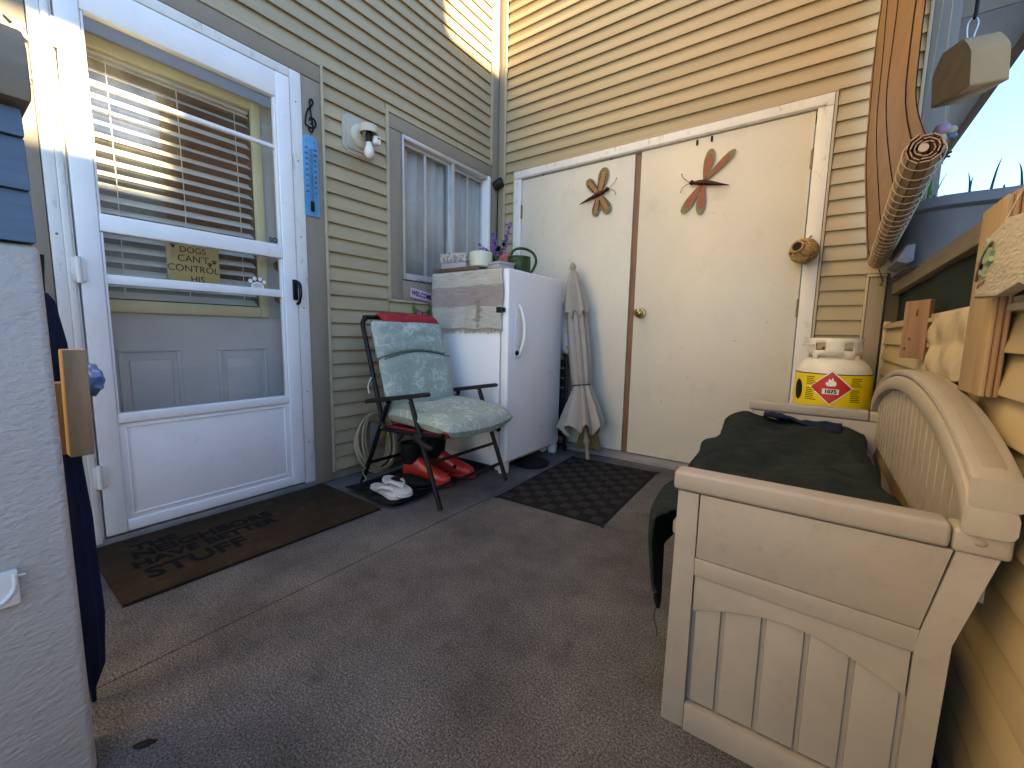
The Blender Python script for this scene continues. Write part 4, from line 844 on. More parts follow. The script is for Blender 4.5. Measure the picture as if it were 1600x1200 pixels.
# ================================================================== CHAIR
def pad(fn, nu, nv, thick, mb, ex=5.0, wav=0.006, seed=0, lump=0.0):
    """closed cushion: fn(u,v)->(point, normal)"""
    def side(sg):
        def f(u, v):
            p, n = fn(u, v); a = max(0, 1-abs(2*u-1)**ex); b = max(0, 1-abs(2*v-1)**ex)
            t = thick*(a*b)**0.4
            return p+n*(sg*t*0.5) + n*wav*noise.noise(Vector((u*4+seed, v*4, sg)))*(a*b)
        return f
    mb.grid(side(1), nu, nv); mb.grid(side(-1), nu, nv); bmesh.ops.remove_doubles(mb.bm, verts=mb.bm.verts, dist=1e-5)
    return mb
ch = thing('folding_chair', 'black folding patio chair in front of the window', 'chair', (-1.65, 1.62, 0))
yn, yf = 1.365, 1.885; TR = 0.0125
for y in (yn, yf):
    m = MB(); m.tube([(-1.376, y, TR*0.3), (-1.585, y, 0.520)], TR, 10); part('front_leg', m, 'black_metal', ch)
    m = MB(); m.tube([(-1.985, y, TR*0.3), (-1.745, y, 0.482)], TR, 10); part('rear_leg', m, 'black_metal', ch)
    m = MB(); m.prism([(-1.925, 0.470), (-1.915, 0.455), (-1.46, 0.536), (-1.455, 0.550), (-1.47, 0.556), (-1.90, 0.482)], 'y', y-0.020, y+0.020, 0.004); part('armrest', m, 'black_plastic', ch)
    m = MB(); m.tube([(-1.80, y, 0.335), (-1.52, y, 0.345), (-1.36, y, 0.362)], TR, 10); part('seat_rail', m, 'black_metal', ch)
    m = MB(); m.box((-1.535, y-0.020, 0.300), (-1.49, y+0.020, 0.355), 0.010, rot('Y', 20, (-1.51, y, 0.33))); m.tube([(-1.54, y-0.004, 0.335), (-1.47, y-0.006, 0.300), (-1.425, y-0.004, 0.292)], [0.018, 0.019, 0.015], 10, sy=0.8); part('joint_bracket', m, 'black_plastic', ch)
    m = MB(); m.ball((-1.79, y, 0.343), (0.02, 0.016, 0.02), 10, 6); part('joint_bracket', m, 'black_plastic', ch)
    for p in ((-1.578, 0.505), (-1.752, 0.470), (-1.79, 0.343)):
        m = MB(); m.ball((p[0], y-0.0145, p[1]), (0.004, 0.0025, 0.004), 8, 5); part('rivet', m, 'steel', ch)
up_ = [(-1.790, 0.335), (-1.82, 0.45), (-1.925, 0.800), (-1.946, 0.870)]
m = MB(); m.tube(smooth([(x, yn, z) for x, z in up_]+[(-1.956, yn+0.02, 0.900), (-1.960, yn+0.06, 0.912), (-1.960, yf-0.06, 0.912), (-1.956, yf-0.02, 0.900)]+[(x, yf, z) for x, z in up_[::-1]], 5), TR, 10); part('back_frame', m, 'black_metal', ch)
m = MB(); m.grid(lambda u, v: Vector((-1.805-0.148*v-0.012*math.sin(u*math.pi), yn+0.055+u*(yf-yn-0.11), 0.40+0.495*v)), 12, 8); part('back_sling', m, 'red_fabric', ch, solid=0.003)
m = MB(); m.grid(lambda u, v: Vector((-1.81+0.46*v, yn+0.012+u*(yf-yn-0.024), 0.342+0.025*v-0.02*math.sin(u*math.pi)*math.sin(v*math.pi))), 12, 8); part('seat_sling', m, 'red_fabric', ch, solid=0.003)
m = MB(); m.tube([(-1.362, yn+0.01, 0.363), (-1.356, yn+0.10, 0.363)], 0.017, 10); part('sling_roll', m, 'red_fabric', ch)
m = MB(); m.tube([(-1.36, yn, 0.362), (-1.36, yf, 0.362)], 0.011, 8); part('seat_crossbar', m, 'black_metal', ch)
m = MB(); m.tube([(-1.460, yn, 0.210), (-1.460, yf, 0.210)], 0.009, 8); part('crossbar', m, 'black_metal', ch)
m = MB(); m.tube([(-1.415, yn, 0.098), (-1.415, yf, 0.098)], 0.009, 8); part('crossbar', m, 'black_metal', ch)
m = MB(); m.tube([(-1.925, yn, 0.125), (-1.925, yf, 0.125)], 0.009, 8); part('crossbar', m, 'black_metal', ch)
m = MB(); m.tube(smooth([(-1.93, yn-0.012, 0.10), (-1.945, yn-0.02, 0.085), (-1.95, yn-0.015, 0.06), (-1.925, yn-0.018, 0.04), (-1.95, yn-0.02, 0.02)]), 0.0025, 5); part('tie_cord', m, 'twine', ch)
m = MB(); m.tube(smooth([(-1.86, yn-0.014, 0.60), (-1.87, yn-0.02, 0.58), (-1.885, yn-0.02, 0.55), (-1.88, yn-0.018, 0.515)]), 0.003, 5); part('tie_cord', m, 'plastic_white', ch)

cu = thing('chair_cushion', 'sage green leaf patterned cushion on the black folding chair', 'cushion', (-1.65, 1.62, 0.40))
nb = Vector((1, 0, 0.27)).normalized()
def bk(z0, z1, arch, dx=0.0):
    def f(u, v):
        y = yn+0.012+u*(yf-yn-0.024); zz0 = z0+(arch*math.sin(u*math.pi) if arch > 0 and z0 > 0.6 else 0); zz1 = z1+(arch*math.sin(u*math.pi) if z1 < 0.8 else 0)
        z = zz0+(zz1-zz0)*v; x = -1.762-0.285*(z-0.42)+dx
        return Vector((x, y, z)), nb
    return f
m = pad(bk(0.430, 0.695, 0.035), 30, 22, 0.075, MB(), 6, 0.012, 3); part('lower_back_pad', m, 'cushion', cu)
m = pad(bk(0.690, 0.892, 0.035, -0.004), 30, 20, 0.085, MB(), 6, 0.012, 8); part('upper_back_pad', m, 'cushion', cu)
def seatf(u, v):
    a_, b_ = 2*u-1, 2*v-1; u = 0.5+0.5*a_*math.sqrt(1-0.16*b_*b_); v = 0.5+0.5*b_*math.sqrt(1-0.16*a_*a_)
    y = yn-0.006+u*(yf-yn+0.026); x = -1.825+0.515*v; z = 0.408-0.010*math.sin(u*math.pi)+0.012*math.sin(v*5.2)-(0.020*max(0, v-0.8)*5)
    return Vector((x, y, z)), Vector((0, 0, 1))
m = pad(seatf, 34, 34, 0.100, MB(), 7, 0.018, 5); part('seat_pad', m, 'cushion', cu)
def piping(fn, seq): return [fn(u, v)[0] for u, v in seq]
m = MB(); m.tube([Vector((-1.762-0.285*(0.694+0.035*math.sin(q/20*math.pi)-0.42)+0.036, yn+0.024+q/20*(yf-yn-0.04), 0.694+0.035*math.sin(q/20*math.pi))) for q in range(21)], 0.0022, 5); part('seam', m, 'green_sheet', cu)

m = MB()
pad(lambda u, v: (Vector((-1.955+0.115*v-0.03*v*v, 1.450+0.400*u, 0.930-0.008*math.sin(u*3.1)-0.025*v-0.026*v*v)), Vector((0.35, 0, 1)).normalized()), 30, 16, 0.052, m, 4.5, 0.010, 11)
hp = whole('head_pillow', m, 'red_fabric', 'red padded headrest pillow over the chair back', 'pillow', (-1.90, 1.65, 0.87))

# ================================================================== UNDER THE CHAIR
ot = thing('wall_outlet', 'weatherproof wall outlet with a yellow plug inside the hose coil', 'outlet', (XL+0.01, 1.58, 0.2))
bx('cover_plate', (XL+0.0115, 1.535, 0.150), (XL+0.026, 1.625, 0.315), 'grey_card', ot, 0.004)
bx('plug', (XL+0.0265, 1.568, 0.195), (XL+0.060, 1.612, 0.235), 'outlet_yellow', ot, 0.006); m = MB(); m.ball((XL+0.036, 1.592, 0.262), (0.016, 0.019, 0.019), 14, 8); part('cover_knob', m, 'outlet_yellow', ot)
hs = thing('hose_coil', 'coiled tan garden hose leaning on the siding by the chair', 'hose', (XL+0.05, 1.55, 0.02))
m = MB(); pp = []
for i in range(9*20):
    a = i/20*2*math.pi; lp = i/20; rx = 0.118+0.022*math.sin(lp*2.3)+0.012*math.sin(lp*5.1); rz = 0.150+0.020*math.sin(lp*1.7+1); 
    pp.append((XL+0.028+0.075*(0.5+0.5*math.sin(lp*1.9))*(0.6-0.4*math.sin(a)), 1.548+rx*math.cos(a)+0.010*math.sin(lp*3.3), 0.184+rz*math.sin(a)+0.010*math.sin(lp*2.9)-0.008))
m.tube(pp, 0.0075, 7); part('hose', m, 'hose_tan', hs)
m = MB(); m.tube(smooth([pp[-1], (XL+0.09, 1.70, 0.17), (XL+0.07, 1.80, 0.24), (XL+0.06, 1.90, 0.20), (XL+0.05, 1.94, 0.02)]), 0.006, 7); part('hose_end', m, 'black_rubber', hs)

bt = thing('boot_tray', 'black rubber boot tray on the deck under the chair', 'tray', (-1.75, 1.58, 0))
def tray(u, v):
    x = -1.93+0.375*u+0.012*math.sin(v*9); y = 1.222+0.735*v+0.010*math.sin(u*7); e = min(u, 1-u)/0.08; e2 = min(v, 1-v)/0.05; k = min(1, e, e2)
    return Vector((x, y, 0.030-0.024*k+0.003*math.sin(u*25)*math.sin(v*30)*k))
m = MB(); m.grid(tray, 30, 44); part('liner', m, 'black_rubber', bt, solid=0.004)
def boot(base, ang, tilt, label):
    t = thing('rain_boot', label, 'boot', base, 'red and black boots on the boot tray')
    M = Matrix.Translation(base) @ Matrix.Rotation(R(ang), 4, 'Z') @ Matrix.Rotation(R(tilt), 4, 'Y')
    # foot along +X
    sec = [(-0.055, 0.030, 0.055, 0.055), (-0.03, 0.036, 0.072, 0.075), (0.02, 0.036, 0.075, 0.080), (0.08, 0.038, 0.060, 0.062), (0.14, 0.044, 0.045, 0.046), (0.19, 0.043, 0.037, 0.038), (0.225, 0.034, 0.030, 0.031), (0.240, 0.014, 0.024, 0.014)]
    m = MB(); rings = []
    for x, wy_, cz_, hz in sec:
        rings.append([M @ Vector((x, wy_*math.cos(q/16*2*math.pi), max(0.012, cz_+hz*math.sin(q/16*2*math.pi)))) for q in range(16)])
    V = [v for r_ in rings for v in r_]; F = [(i*16+j, i*16+(j+1) % 16, (i+1)*16+(j+1) % 16, (i+1)*16+j) for i in range(len(sec)-1) for j in range(16)]+[tuple(range(15, -1, -1)), tuple(range((len(sec)-1)*16, len(sec)*16))]
    m.add(V, F); part('foot', m, 'red_rubber', t, sub=1)
    m = MB(); m.prism([(-0.06, -0.028), (-0.02, -0.038), (0.06, -0.036), (0.14, -0.047), (0.20, -0.044), (0.236, -0.026), (0.247, 0), (0.236, 0.026), (0.20, 0.044), (0.14, 0.047), (0.06, 0.036), (-0.02, 0.038), (-0.06, 0.028), (-0.068, 0)], 'z', 0.0, 0.020, 0.003, M); part('sole', m, 'red_rubber', t)
    m = MB(); m.lathe([(0.046, 0.10), (0.054, 0.13), (0.058, 0.17), (0.062, 0.205), (0.058, 0.215), (0.050, 0.205), (0.045, 0.15), (0, 0.14)], n=24, M=M @ Matrix.Translation((-0.008, 0, 0)), mod=lambda a, z, i: 1+0.04*math.sin(a*9+i), cap=False); part('cuff', m, 'black_rubber', t)
    for x, s in ((0.135, 1), (0.135, -1), (0.07, 1)):
        m = MB(); zc = 0.062 if x > .1 else 0.09; m.ball(M @ Vector((x, 0.036*s, zc)), (0.013, 0.013, 0.013), 10, 6); part('spot', m, 'ink', t)
boot((-1.775, 1.545, 0.014), 14, 0, 'red rain boot with black cuff, nearer of the pair on the tray')
boot((-1.760, 1.715, 0.014), 18, 0, 'red rain boot with black cuff, beside the freezer')
m = MB()
def shoe(base, ang):
    t = thing('dark_shoe', 'scuffed black low shoe lying on the boot tray', 'shoe', base); M = Matrix.Translation(base) @ Matrix.Rotation(R(ang), 4, 'Z')
    m = MB(); m.ball((0, 0, 0), (0.125, 0.045, 0.04), 22, 12, mod=lambda d: 1-0.12*max(0, -d.z)-0.25*max(0, d.x)*max(0, d.z)); 
    for v in m.bm.verts: v.co = M @ (v.co+Vector((0, 0, 0.030)))
    part('upper', m, 'black_rubber', t)
    m = MB(); m.prism([(0.120*math.cos(a), 0.043*math.sin(a)) for a in [q*math.pi/10 for q in range(20)]], 'z', 0.0, 0.012, 0.003, M); part('sole', m, 'black_plastic', t)
    m = MB(); m.tube([M @ Vector((-0.02+0.05*math.cos(a), 0.03*math.sin(a), 0.068)) for a in [q*math.pi/8 for q in range(16)]], 0.005, 6, closed=True); part('collar', m, 'black_plastic', t)
shoe((-1.69, 1.445, 0.014), 35)
def flipflop(base, ang, z, tilt, label):
    t = thing('flip_flop', label, 'sandal', base, 'white flip flops on the boot tray')
    M = Matrix.Translation(base) @ Matrix.Rotation(R(ang), 4, 'Z') @ Matrix.Rotation(R(tilt), 4, 'Y')
    out = [(-0.128, 0.0), (-0.120, -0.024), (-0.09, -0.033), (-0.03, -0.031), (0.03, -0.036), (0.08, -0.044), (0.115, -0.036), (0.130, -0.008), (0.124, 0.024), (0.095, 0.044), (0.04, 0.042), (-0.03, 0.034), (-0.09, 0.033), (-0.120, 0.024)]
    P = [(p.x, p.y) for p in smooth([(a, b, 0) for a, b in out], 3, True)]
    m = MB(); m.prism(P, 'z', 0.0, 0.010, 0.003, M); part('outsole', m, 'flipflop', t)
    m = MB(); m.prism([(a*0.97, b*0.95) for a, b in P], 'z', 0.0105, 0.020, 0.004, M); part('footbed', m, 'flipflop', t)
    m = MB()
    for s in (1, -1): m.tube([M @ Vector(p) for p in smooth([(0.072, 0.0, 0.020), (0.068, 0.004*s, 0.034), (0.045, 0.020*s, 0.042), (0.0, 0.034*s, 0.038), (-0.035, 0.035*s, 0.014)], 4)], [0.004, 0.005, 0.006]+[0.009]*8+[0.008]*6, 8, sy=0.6)
    part('strap', m, 'flipflop', t)
flipflop((-1.735, 1.335, 0.012), -6, 0, 0, 'white flip flop lying flat on the black tray, under its mate')
flipflop((-1.695, 1.365, 0.040), -14, 0, 6, 'white flip flop resting on top of the other one')

# ================================================================== BY THE CLOSET DOORS
pu = thing('patio_umbrella', 'closed beige patio umbrella leaning on the closet door', 'umbrella', (-1.19, 2.56, 0))
A = Vector((-1.187, 2.562, 0.002)); B = Vector((-1.405, 2.655, 1.352)); ax = (B-A).normalized(); L = (B-A).length
M = Matrix.Translation(A) @ ax.to_track_quat('Z', 'Y').to_matrix().to_4x4()
m = MB(); m.lathe([(0, 0), (0.0135, 0), (0.0135, 0.10), (0.022, 0.118), (0.022, 0.128), (0.0135, 0.150), (0.0135, 0.5), (0.0135, 1.28), (0, 1.28)], n=14, M=M, cap=False); part('pole', m, 'umbrella_pole', pu)
m = MB(); m.lathe([(0.012, 1.282), (0.020, 1.284), (0.016, 1.296), (0.023, 1.312), (0.018, 1.332), (0.005, 1.350), (0, 1.352)], n=14, M=M, cap=False); part('finial', m, 'umbrella_pole', pu)
def fold(k, amp, ph): return lambda a, z, i: 1+amp*math.sin(k*a+ph+z*1.6)+0.35*amp*math.sin(2*k*a+z*4)
prof = [(0.104, 0.205), (0.110, 0.215), (0.110, 0.24), (0.098, 0.30), (0.082, 0.38), (0.062, 0.45), (0.052, 0.497), (0.050, 0.505), (0.053, 0.515), (0.060, 0.56), (0.064, 0.65), (0.066, 0.80), (0.062, 0.95), (0.054, 1.08), (0.042, 1.18), (0.030, 1.25), (0.018, 1.275)]
def canf(a, z, i):
    base = 1+(0.22 if z < 0.5 else 0.14)*math.sin(8*a+z*2.2)+0.05*math.sin(16*a+z*5)
    if z < 0.49: base *= 1+0.50*(0.5-z)/0.3*max(0, math.cos(a+0.55))
    return base
m = MB(); m.lathe(prof, n=96, M=M, mod=canf, cap=False)
for v in m.bm.verts:
    l = M.inverted() @ v.co
    if l.z < 0.245:
        a = math.atan2(l.y, l.x); v.co += ax*(0.045*math.sin(8*a+0.4)+0.02*math.sin(3*a))*(0.245-l.z)/0.04*0.8
part('canopy', m, 'umbrella_cloth', pu, solid=0.002)
prof = [(0.078, 0.985), (0.076, 1.00), (0.064, 1.10), (0.048, 1.20), (0.032, 1.262), (0.019, 1.284)]
m = MB(); m.lathe(prof, n=96, M=M, mod=fold(8, 0.13, 0.8), cap=False)
for v in m.bm.verts:
    l = M.inverted() @ v.co
    if l.z < 0.999: v.co += ax*0.03*math.sin(8*math.atan2(l.y, l.x)+2)
part('vent_flap', m, 'umbrella_cloth', pu, solid=0.002)
m = MB(); m.tube([M @ Vector((0.060*math.cos(q*math.pi/10), 0.060*math.sin(q*math.pi/10), 0.505)) for q in range(20)], 0.0035, 6, closed=True); m.tube(smooth([M @ Vector((0.055, -0.02, 0.505)), M @ Vector((0.068, -0.03, 0.495)), M @ Vector((0.078, -0.025, 0.47))]), 0.003, 5); part('tie_strap', m, 'black_plastic', pu)
br = thing('corn_broom', 'straw corn broom standing behind the closed umbrella', 'broom', (-1.26, 2.70, 0))
m = MB(); m.tube([(-1.265, 2.725, 0.27), (-1.40, 2.745, 1.25)], 0.011, 8); part('handle', m, 'black_plastic', br)
m = MB()
for i in range(240):
    u = random.uniform(-1, 1); w_ = random.uniform(-1, 1)
    m.tube([(-1.262+u*0.022, 2.722+w_*0.012, 0.275), (-1.258+u*0.060, 2.712+w_*0.016, 0.16), (-1.250+u*(0.098 if u > 0 else 0.085)+random.uniform(-.005, .005), 2.665+w_*0.022+0.02*abs(u), 0.045+random.uniform(0, 0.012))], 0.0022, 4)
part('bristles', m, 'straw', br, stuff=True)
m = MB()
for z, hw_ in ((0.215, 0.052), (0.19, 0.058)): m.tube([(-1.26-hw_, 2.700, z), (-1.26, 2.693, z), (-1.26+hw_, 2.700, z)], 0.003, 5)
part('stitching', m, 'twine', br)
fc = thing('folded_chair', 'black folded camp chair wedged between freezer and umbrella', 'chair', (-1.47, 2.67, 0))
m = MB(); m.grid(lambda u, v: Vector((-1.60+0.185*u, 2.655+0.012*math.sin(u*6)+0.012*math.sin(v*9), 0.11+0.55*v)), 12, 14); part('seat_fabric', m, 'black_rubber', fc, solid=0.006)
for x, y in ((-1.60, 2.648), (-1.415, 2.648), (-1.56, 2.678), (-1.44, 2.678)):
    m = MB(); m.tube(smooth([(x, y, 0.003), (x+0.004, y, 0.35), (x-0.006, y+0.006, 0.66), (x-0.02, y+0.006, 0.69)]), 0.010, 8); part('leg', m, 'black_metal', fc)
for z in (0.40, 0.46, 0.53, 0.60):
    m = MB(); m.tube([(-1.43, 2.637, z), (-1.57, 2.637, z+0.01)], 0.007, 6); part('slat', m, 'tote_grey', fc)
m = MB(); m.tube([(-1.60, 2.648, 0.05), (-1.40, 2.650, 0.04)], 0.012, 8); part('foot_bar', m, 'black_metal', fc)
sb_ = thing('foil_bag', 'pale plastic bag with yellow print hung behind the freezer', 'bag', (-1.50, 2.70, 0.8))
m = MB(); m.grid(lambda u, v: Vector((-1.56+0.13*u, 2.70+0.014*math.sin(u*5+v*7), 0.70+0.38*v)), 10, 14); part('sheet', m, 'plastic_white', sb_, solid=0.003)
m = MB(); m.box((-1.452, 2.687, 0.70), (-1.434, 2.690, 0.76)).box((-1.450, 2.687, 0.84), (-1.436, 2.690, 0.90)); part('print', m, 'label_yellow', sb_)
m = MB(); m.tube([(-1.47, 2.69, 1.02), (-1.44, 2.68, 1.06), (-1.42, 2.68, 1.15)], 0.012, 8); part('clip', m, 'black_plastic', sb_)
m = MB(); m.lathe([(0, 0.002), (0.112, 0.002), (0.116, 0.008), (0.112, 0.016), (0.04, 0.024), (0.028, 0.027), (0, 0.027)], (-1.435, 2.245, 0.0), 40, cap=False)
whole('round_base', m, 'black_rubber', 'round black rubber disc on the deck under the freezer', 'base', (-1.435, 2.245, 0.0))

# ================================================================== MATS AND LITTER
dm = thing('coir_doormat', 'brown coir doormat with faded black lettering at the storm door', 'doormat', (-1.87, 0.75, 0))
def matf(x0, x1, y0, y1, z, wob): return lambda u, v: Vector((x0+(x1-x0)*u+wob*math.sin(v*7+u*2), y0+(y1-y0)*v+wob*math.sin(u*6+1), z+0.0008*math.sin(u*31)*math.sin(v*27)))
M = rot('Z', -1.2, (-1.87, 0.75, 0))
m = MB(); m.box((-2.120, 0.290, 0.001), (-1.612, 1.205, 0.013), 0.003, M); part('pile', m, 'coir', dm)
for s, x, y, sz in (('THE', -2.005, 0.46, 0.075), ('NEIGHBORS', -1.935, 0.615, 0.088), ('HAVE BETTER', -1.855, 0.60, 0.078), ('STUFF', -1.755, 0.53, 0.115)):
    text('lettering', s, sz, M @ Vector((x, y, 0.0136)), (0, 1, 0), (-1, 0, 0), 'coir_print', dm, 0.0006, bold=0.003)
gm = thing('woven_mat', 'charcoal basket weave mat in front of the closet doors', 'mat', (-1.0, 2.12, 0))
M = rot('Z', 2.0, (-1.0, 2.12, 0))
m = MB(); m.prism([(p.x, p.y) for p in smooth([(-1.27, 1.672, 0), (-1.0, 1.668, 0), (-0.725, 1.672, 0), (-0.712, 1.69, 0), (-0.712, 2.12, 0), (-0.712, 2.545, 0), (-0.725, 2.562, 0), (-1.0, 2.564, 0), (-1.27, 2.562, 0), (-1.284, 2.545, 0), (-1.284, 2.12, 0), (-1.284, 1.69, 0)], 2, True)], 'z', 0.001, 0.005, 0.001, M); part('backing', m, 'mat_dark', gm)
_t = None
for i in range(9):
    for j in range(14):
        x0 = -1.273+i*0.0612; y0 = 1.683+j*0.0618; light = (i+j) % 2 == 0
        mb = MB()
        if light:
            for q in range(4): mb.box((x0+0.004, y0+0.004+q*0.0138, 0.0045), (x0+0.0575, y0+0.0155+q*0.0138, 0.0085), 0.0015, M, 1)
        else:
            for q in range(4): mb.box((x0+0.004+q*0.0138, y0+0.004, 0.0045), (x0+0.0155+q*0.0138, y0+0.0575, 0.0065), 0.0015, M, 1)
        part('weave_block', mb, 'mat_light' if light else 'mat_dark', gm)
def litter(x, y, a, s, label):
    m = MB(); M = Matrix.Translation((x, y, 0.0015)) @ Matrix.Rotation(R(a), 4, 'Z')
    out = [(-1, 0), (-0.5, -0.35), (0.1, -0.42), (0.6, -0.2), (1, 0.02), (0.55, 0.25), (0.0, 0.38), (-0.6, 0.28)]
    V = [M @ Vector((px*s, py*s, 0.0006+0.16*s*abs(py))) for px, py in out]; m.add(V+[M @ Vector((0, 0, 0.0006))], [(i, (i+1) % 8, 8) for i in range(8)])
    whole('dry_leaf', m, 'dry_leaf', label, 'leaf', (x, y, 0.0), 'dry leaves on the deck', solid=0.0008)
litter(-1.035, 0.195, 55, 0.022, 'small curled dark leaf at the foot of the knee wall')

# ================================================================== RESIN BENCH
bn = thing('storage_bench', 'taupe resin storage bench with an arched back along the half wall', 'bench', (0.03, 1.5, 0))
B0, B1 = 0.887, 2.150
X0, X1 = -0.205, 0.205
def side_panel(y0, y1, out, detail):
    """y0..y1 slab; out = outer face y, sign of outward"""
    sl = [(X0-0.006, 0.0), (X1+0.002, 0.0), (X1+0.004, 0.372), (0.247, 0.525), (X0, 0.525)]
    sgn = -1 if out == y0 else 1
    yi = out-sgn*0.016                                # recessed core face
    core = sorted((yi, y1 if sgn < 0 else y0))
    m = MB(); m.prism(sl, 'y', core[0], core[1], 0.002); sp_ = part('side_panel', m, 'resin', bn)
    if not detail: return sp_
    def proud(name, pts, d0=0.0, d1=0.0155, bev=0.0012, mt='resin'):
        m = MB(); m.prism(pts, 'y', out-sgn*d0, out-sgn*(d1+0.0015), bev); return part(name, m, mt, sp_)
    proud('stile', [(X0-0.006, 0.0), (X0+0.040, 0.0), (X0+0.040, 0.352), (X0+0.040, 0.5245), (X0, 0.5245)])
    proud('stile', [(0.170, 0.0), (X1+0.002, 0.0), (X1+0.004, 0.372), (0.2465, 0.5245), (0.200, 0.5245), (0.174, 0.382), (0.170, 0.352)])
    proud('upper_panel', [(X0+0.0418, 0.3908), (0.1722, 0.383), (0.197, 0.5245), (X0+0.0425, 0.5245)], 0.0006)
    proud('mid_rail', [(X0+0.0405, 0.352), (0.1695, 0.342), (0.1735, 0.3815), (X0+0.0405, 0.3895)])
    arch = [(X0+0.0425, 0.350), (X0+0.0425, 0.272)]
    for q in range(1, 14):
        u = q/14; arch.append((X0+0.0425+u*(0.1675-X0-0.0425), 0.272+0.045*math.sin(u*math.pi)*(1.0)-0.010*u))
    arch += [(0.1675, 0.258), (0.1675, 0.340)]
    proud('arch_panel', arch, 0.004)
    xs = [X0+0.044, -0.106, -0.036, 0.032, 0.098, 0.166]
    for i in range(5): proud('plank', [(xs[i]+0.004, 0.066), (xs[i+1]-0.004, 0.066), (xs[i+1]-0.004, 0.335), (xs[i]+0.004, 0.335)], 0.0085, 0.0155, 0.003)
    proud('bottom_rail', [(X0+0.0415, 0.0), (0.169, 0.0), (0.169, 0.062), (X0+0.0415, 0.062)], -0.004)
    return sp_
side_panel(B0, B0+0.042, B0, True); side_panel(B1-0.042, B1, B1, False)
for y0, y1, o in ((B0-0.005, B0+0.046, B0), (B1-0.046, B1+0.005, B1)):
    m = MB(); m.box((X0-0.010, y0, 0.5265), (0.192, y1, 0.566), 0.0075, seg=3); part('arm_cap', m, 'resin', bn)
    m = MB(); m.box((0.1935, y0, 0.524), (0.256, y1, 0.562), 0.007, seg=3); part('arm_socket', m, 'resin', bn)
    m = MB(); m.ball((0.222, y0 if o == B0 else y1, 0.546), (0.008, 0.002, 0.006), 10, 6); part('screw_cap', m, 'resin_dark', bn)
m = MB(); m.box((X0-0.012, B0+0.043, 0.0), (X0+0.03, B1-0.043, 0.40), 0.006); part('front_panel', m, 'resin', bn)
m = MB(); m.box((X0-0.020, B0+0.047, 0.402), (0.19, B1-0.047, 0.44), 0.010, seg=3); part('lid', m, 'resin', bn)
m = MB(); m.box((0.188, B0+0.043, 0.0), (0.21, B1-0.043, 0.40), 0.003); part('rear_panel', m, 'resin', bn)
YM = (B0+B1)/2
def arcz(y, base, rise): return base+rise*max(0, 1-((y-YM)/(B1-YM+0.01))**2)**0.72
Yb = [B0-0.012+(B1-B0+0.024)*i/40 for i in range(41)]
# back panel with vertical beads, then the thick arched cap
m = MB(); m.prism([(B0+0.02, 0.445)]+[(y, arcz(y, 0.564, 0.140)) for y in Yb[1:-1]]+[(B1-0.02, 0.445)], 'x', 0.216, 0.240); bp_ = part('back_panel', m, 'resin', bn)
for i in range(19):
    y = B0+0.075+i*(B1-B0-0.15)/18; zt = arcz(y, 0.564, 0.140)-0.004
    m = MB(); m.box((0.2135, y-0.0018, 0.45), (0.2165, y+0.0018, zt), 0.0008, seg=1); part('bead', m, 'resin', bp_)
def capfn(lo, hi, base, rise, x0, x1, name, mt, bev=0.010, Yb=Yb):
    b = bev; sec = [(x0+b, -lo), (x0+b*0.3, -lo+b*0.3), (x0, -lo+b), (x0, hi-b), (x0+b*0.3, hi-b*0.3), (x0+b, hi), (x1-b, hi), (x1-b*0.3, hi-b*0.3), (x1, hi-b), (x1, -lo+b), (x1-b*0.3, -lo+b*0.3), (x1-b, -lo)]
    m = MB(); k = len(sec); V = []
    for i, y in enumerate(Yb):
        dz = (arcz(Yb[min(i+1, 40)], base, rise)-arcz(Yb[max(i-1, 0)], base, rise))/(Yb[min(i+1, 40)]-Yb[max(i-1, 0)]); dz = max(-0.9, min(0.9, dz)) if 0 < i < 40 else 0
        for x, d in sec: V.append(Vector((x, y-dz*d*0.8, arcz(y, base, rise)+d)))
    m.add(V, [(i*k+j, i*k+(j+1) % k, (i+1)*k+(j+1) % k, (i+1)*k+j) for i in range(40) for j in range(k)]+[tuple(range(k)), tuple(range(40*k, 41*k))]); return part(name, m, mt, bn)
capfn(0.004, 0.038, 0.562, 0.142, 0.197, 0.255, 'back_arch', 'resin')
capfn(-0.0385, 0.056, 0.562, 0.142, 0.201, 0.259, 'back_cap', 'resin', 0.008)
capfn(-0.050, 0.0572, 0.562, 0.142, 0.218, 0.243, 'cap_inlay', 'resin_dark', 0.001, [B0+0.012+(B1-B0-0.024)*i/40 for i in range(41)])

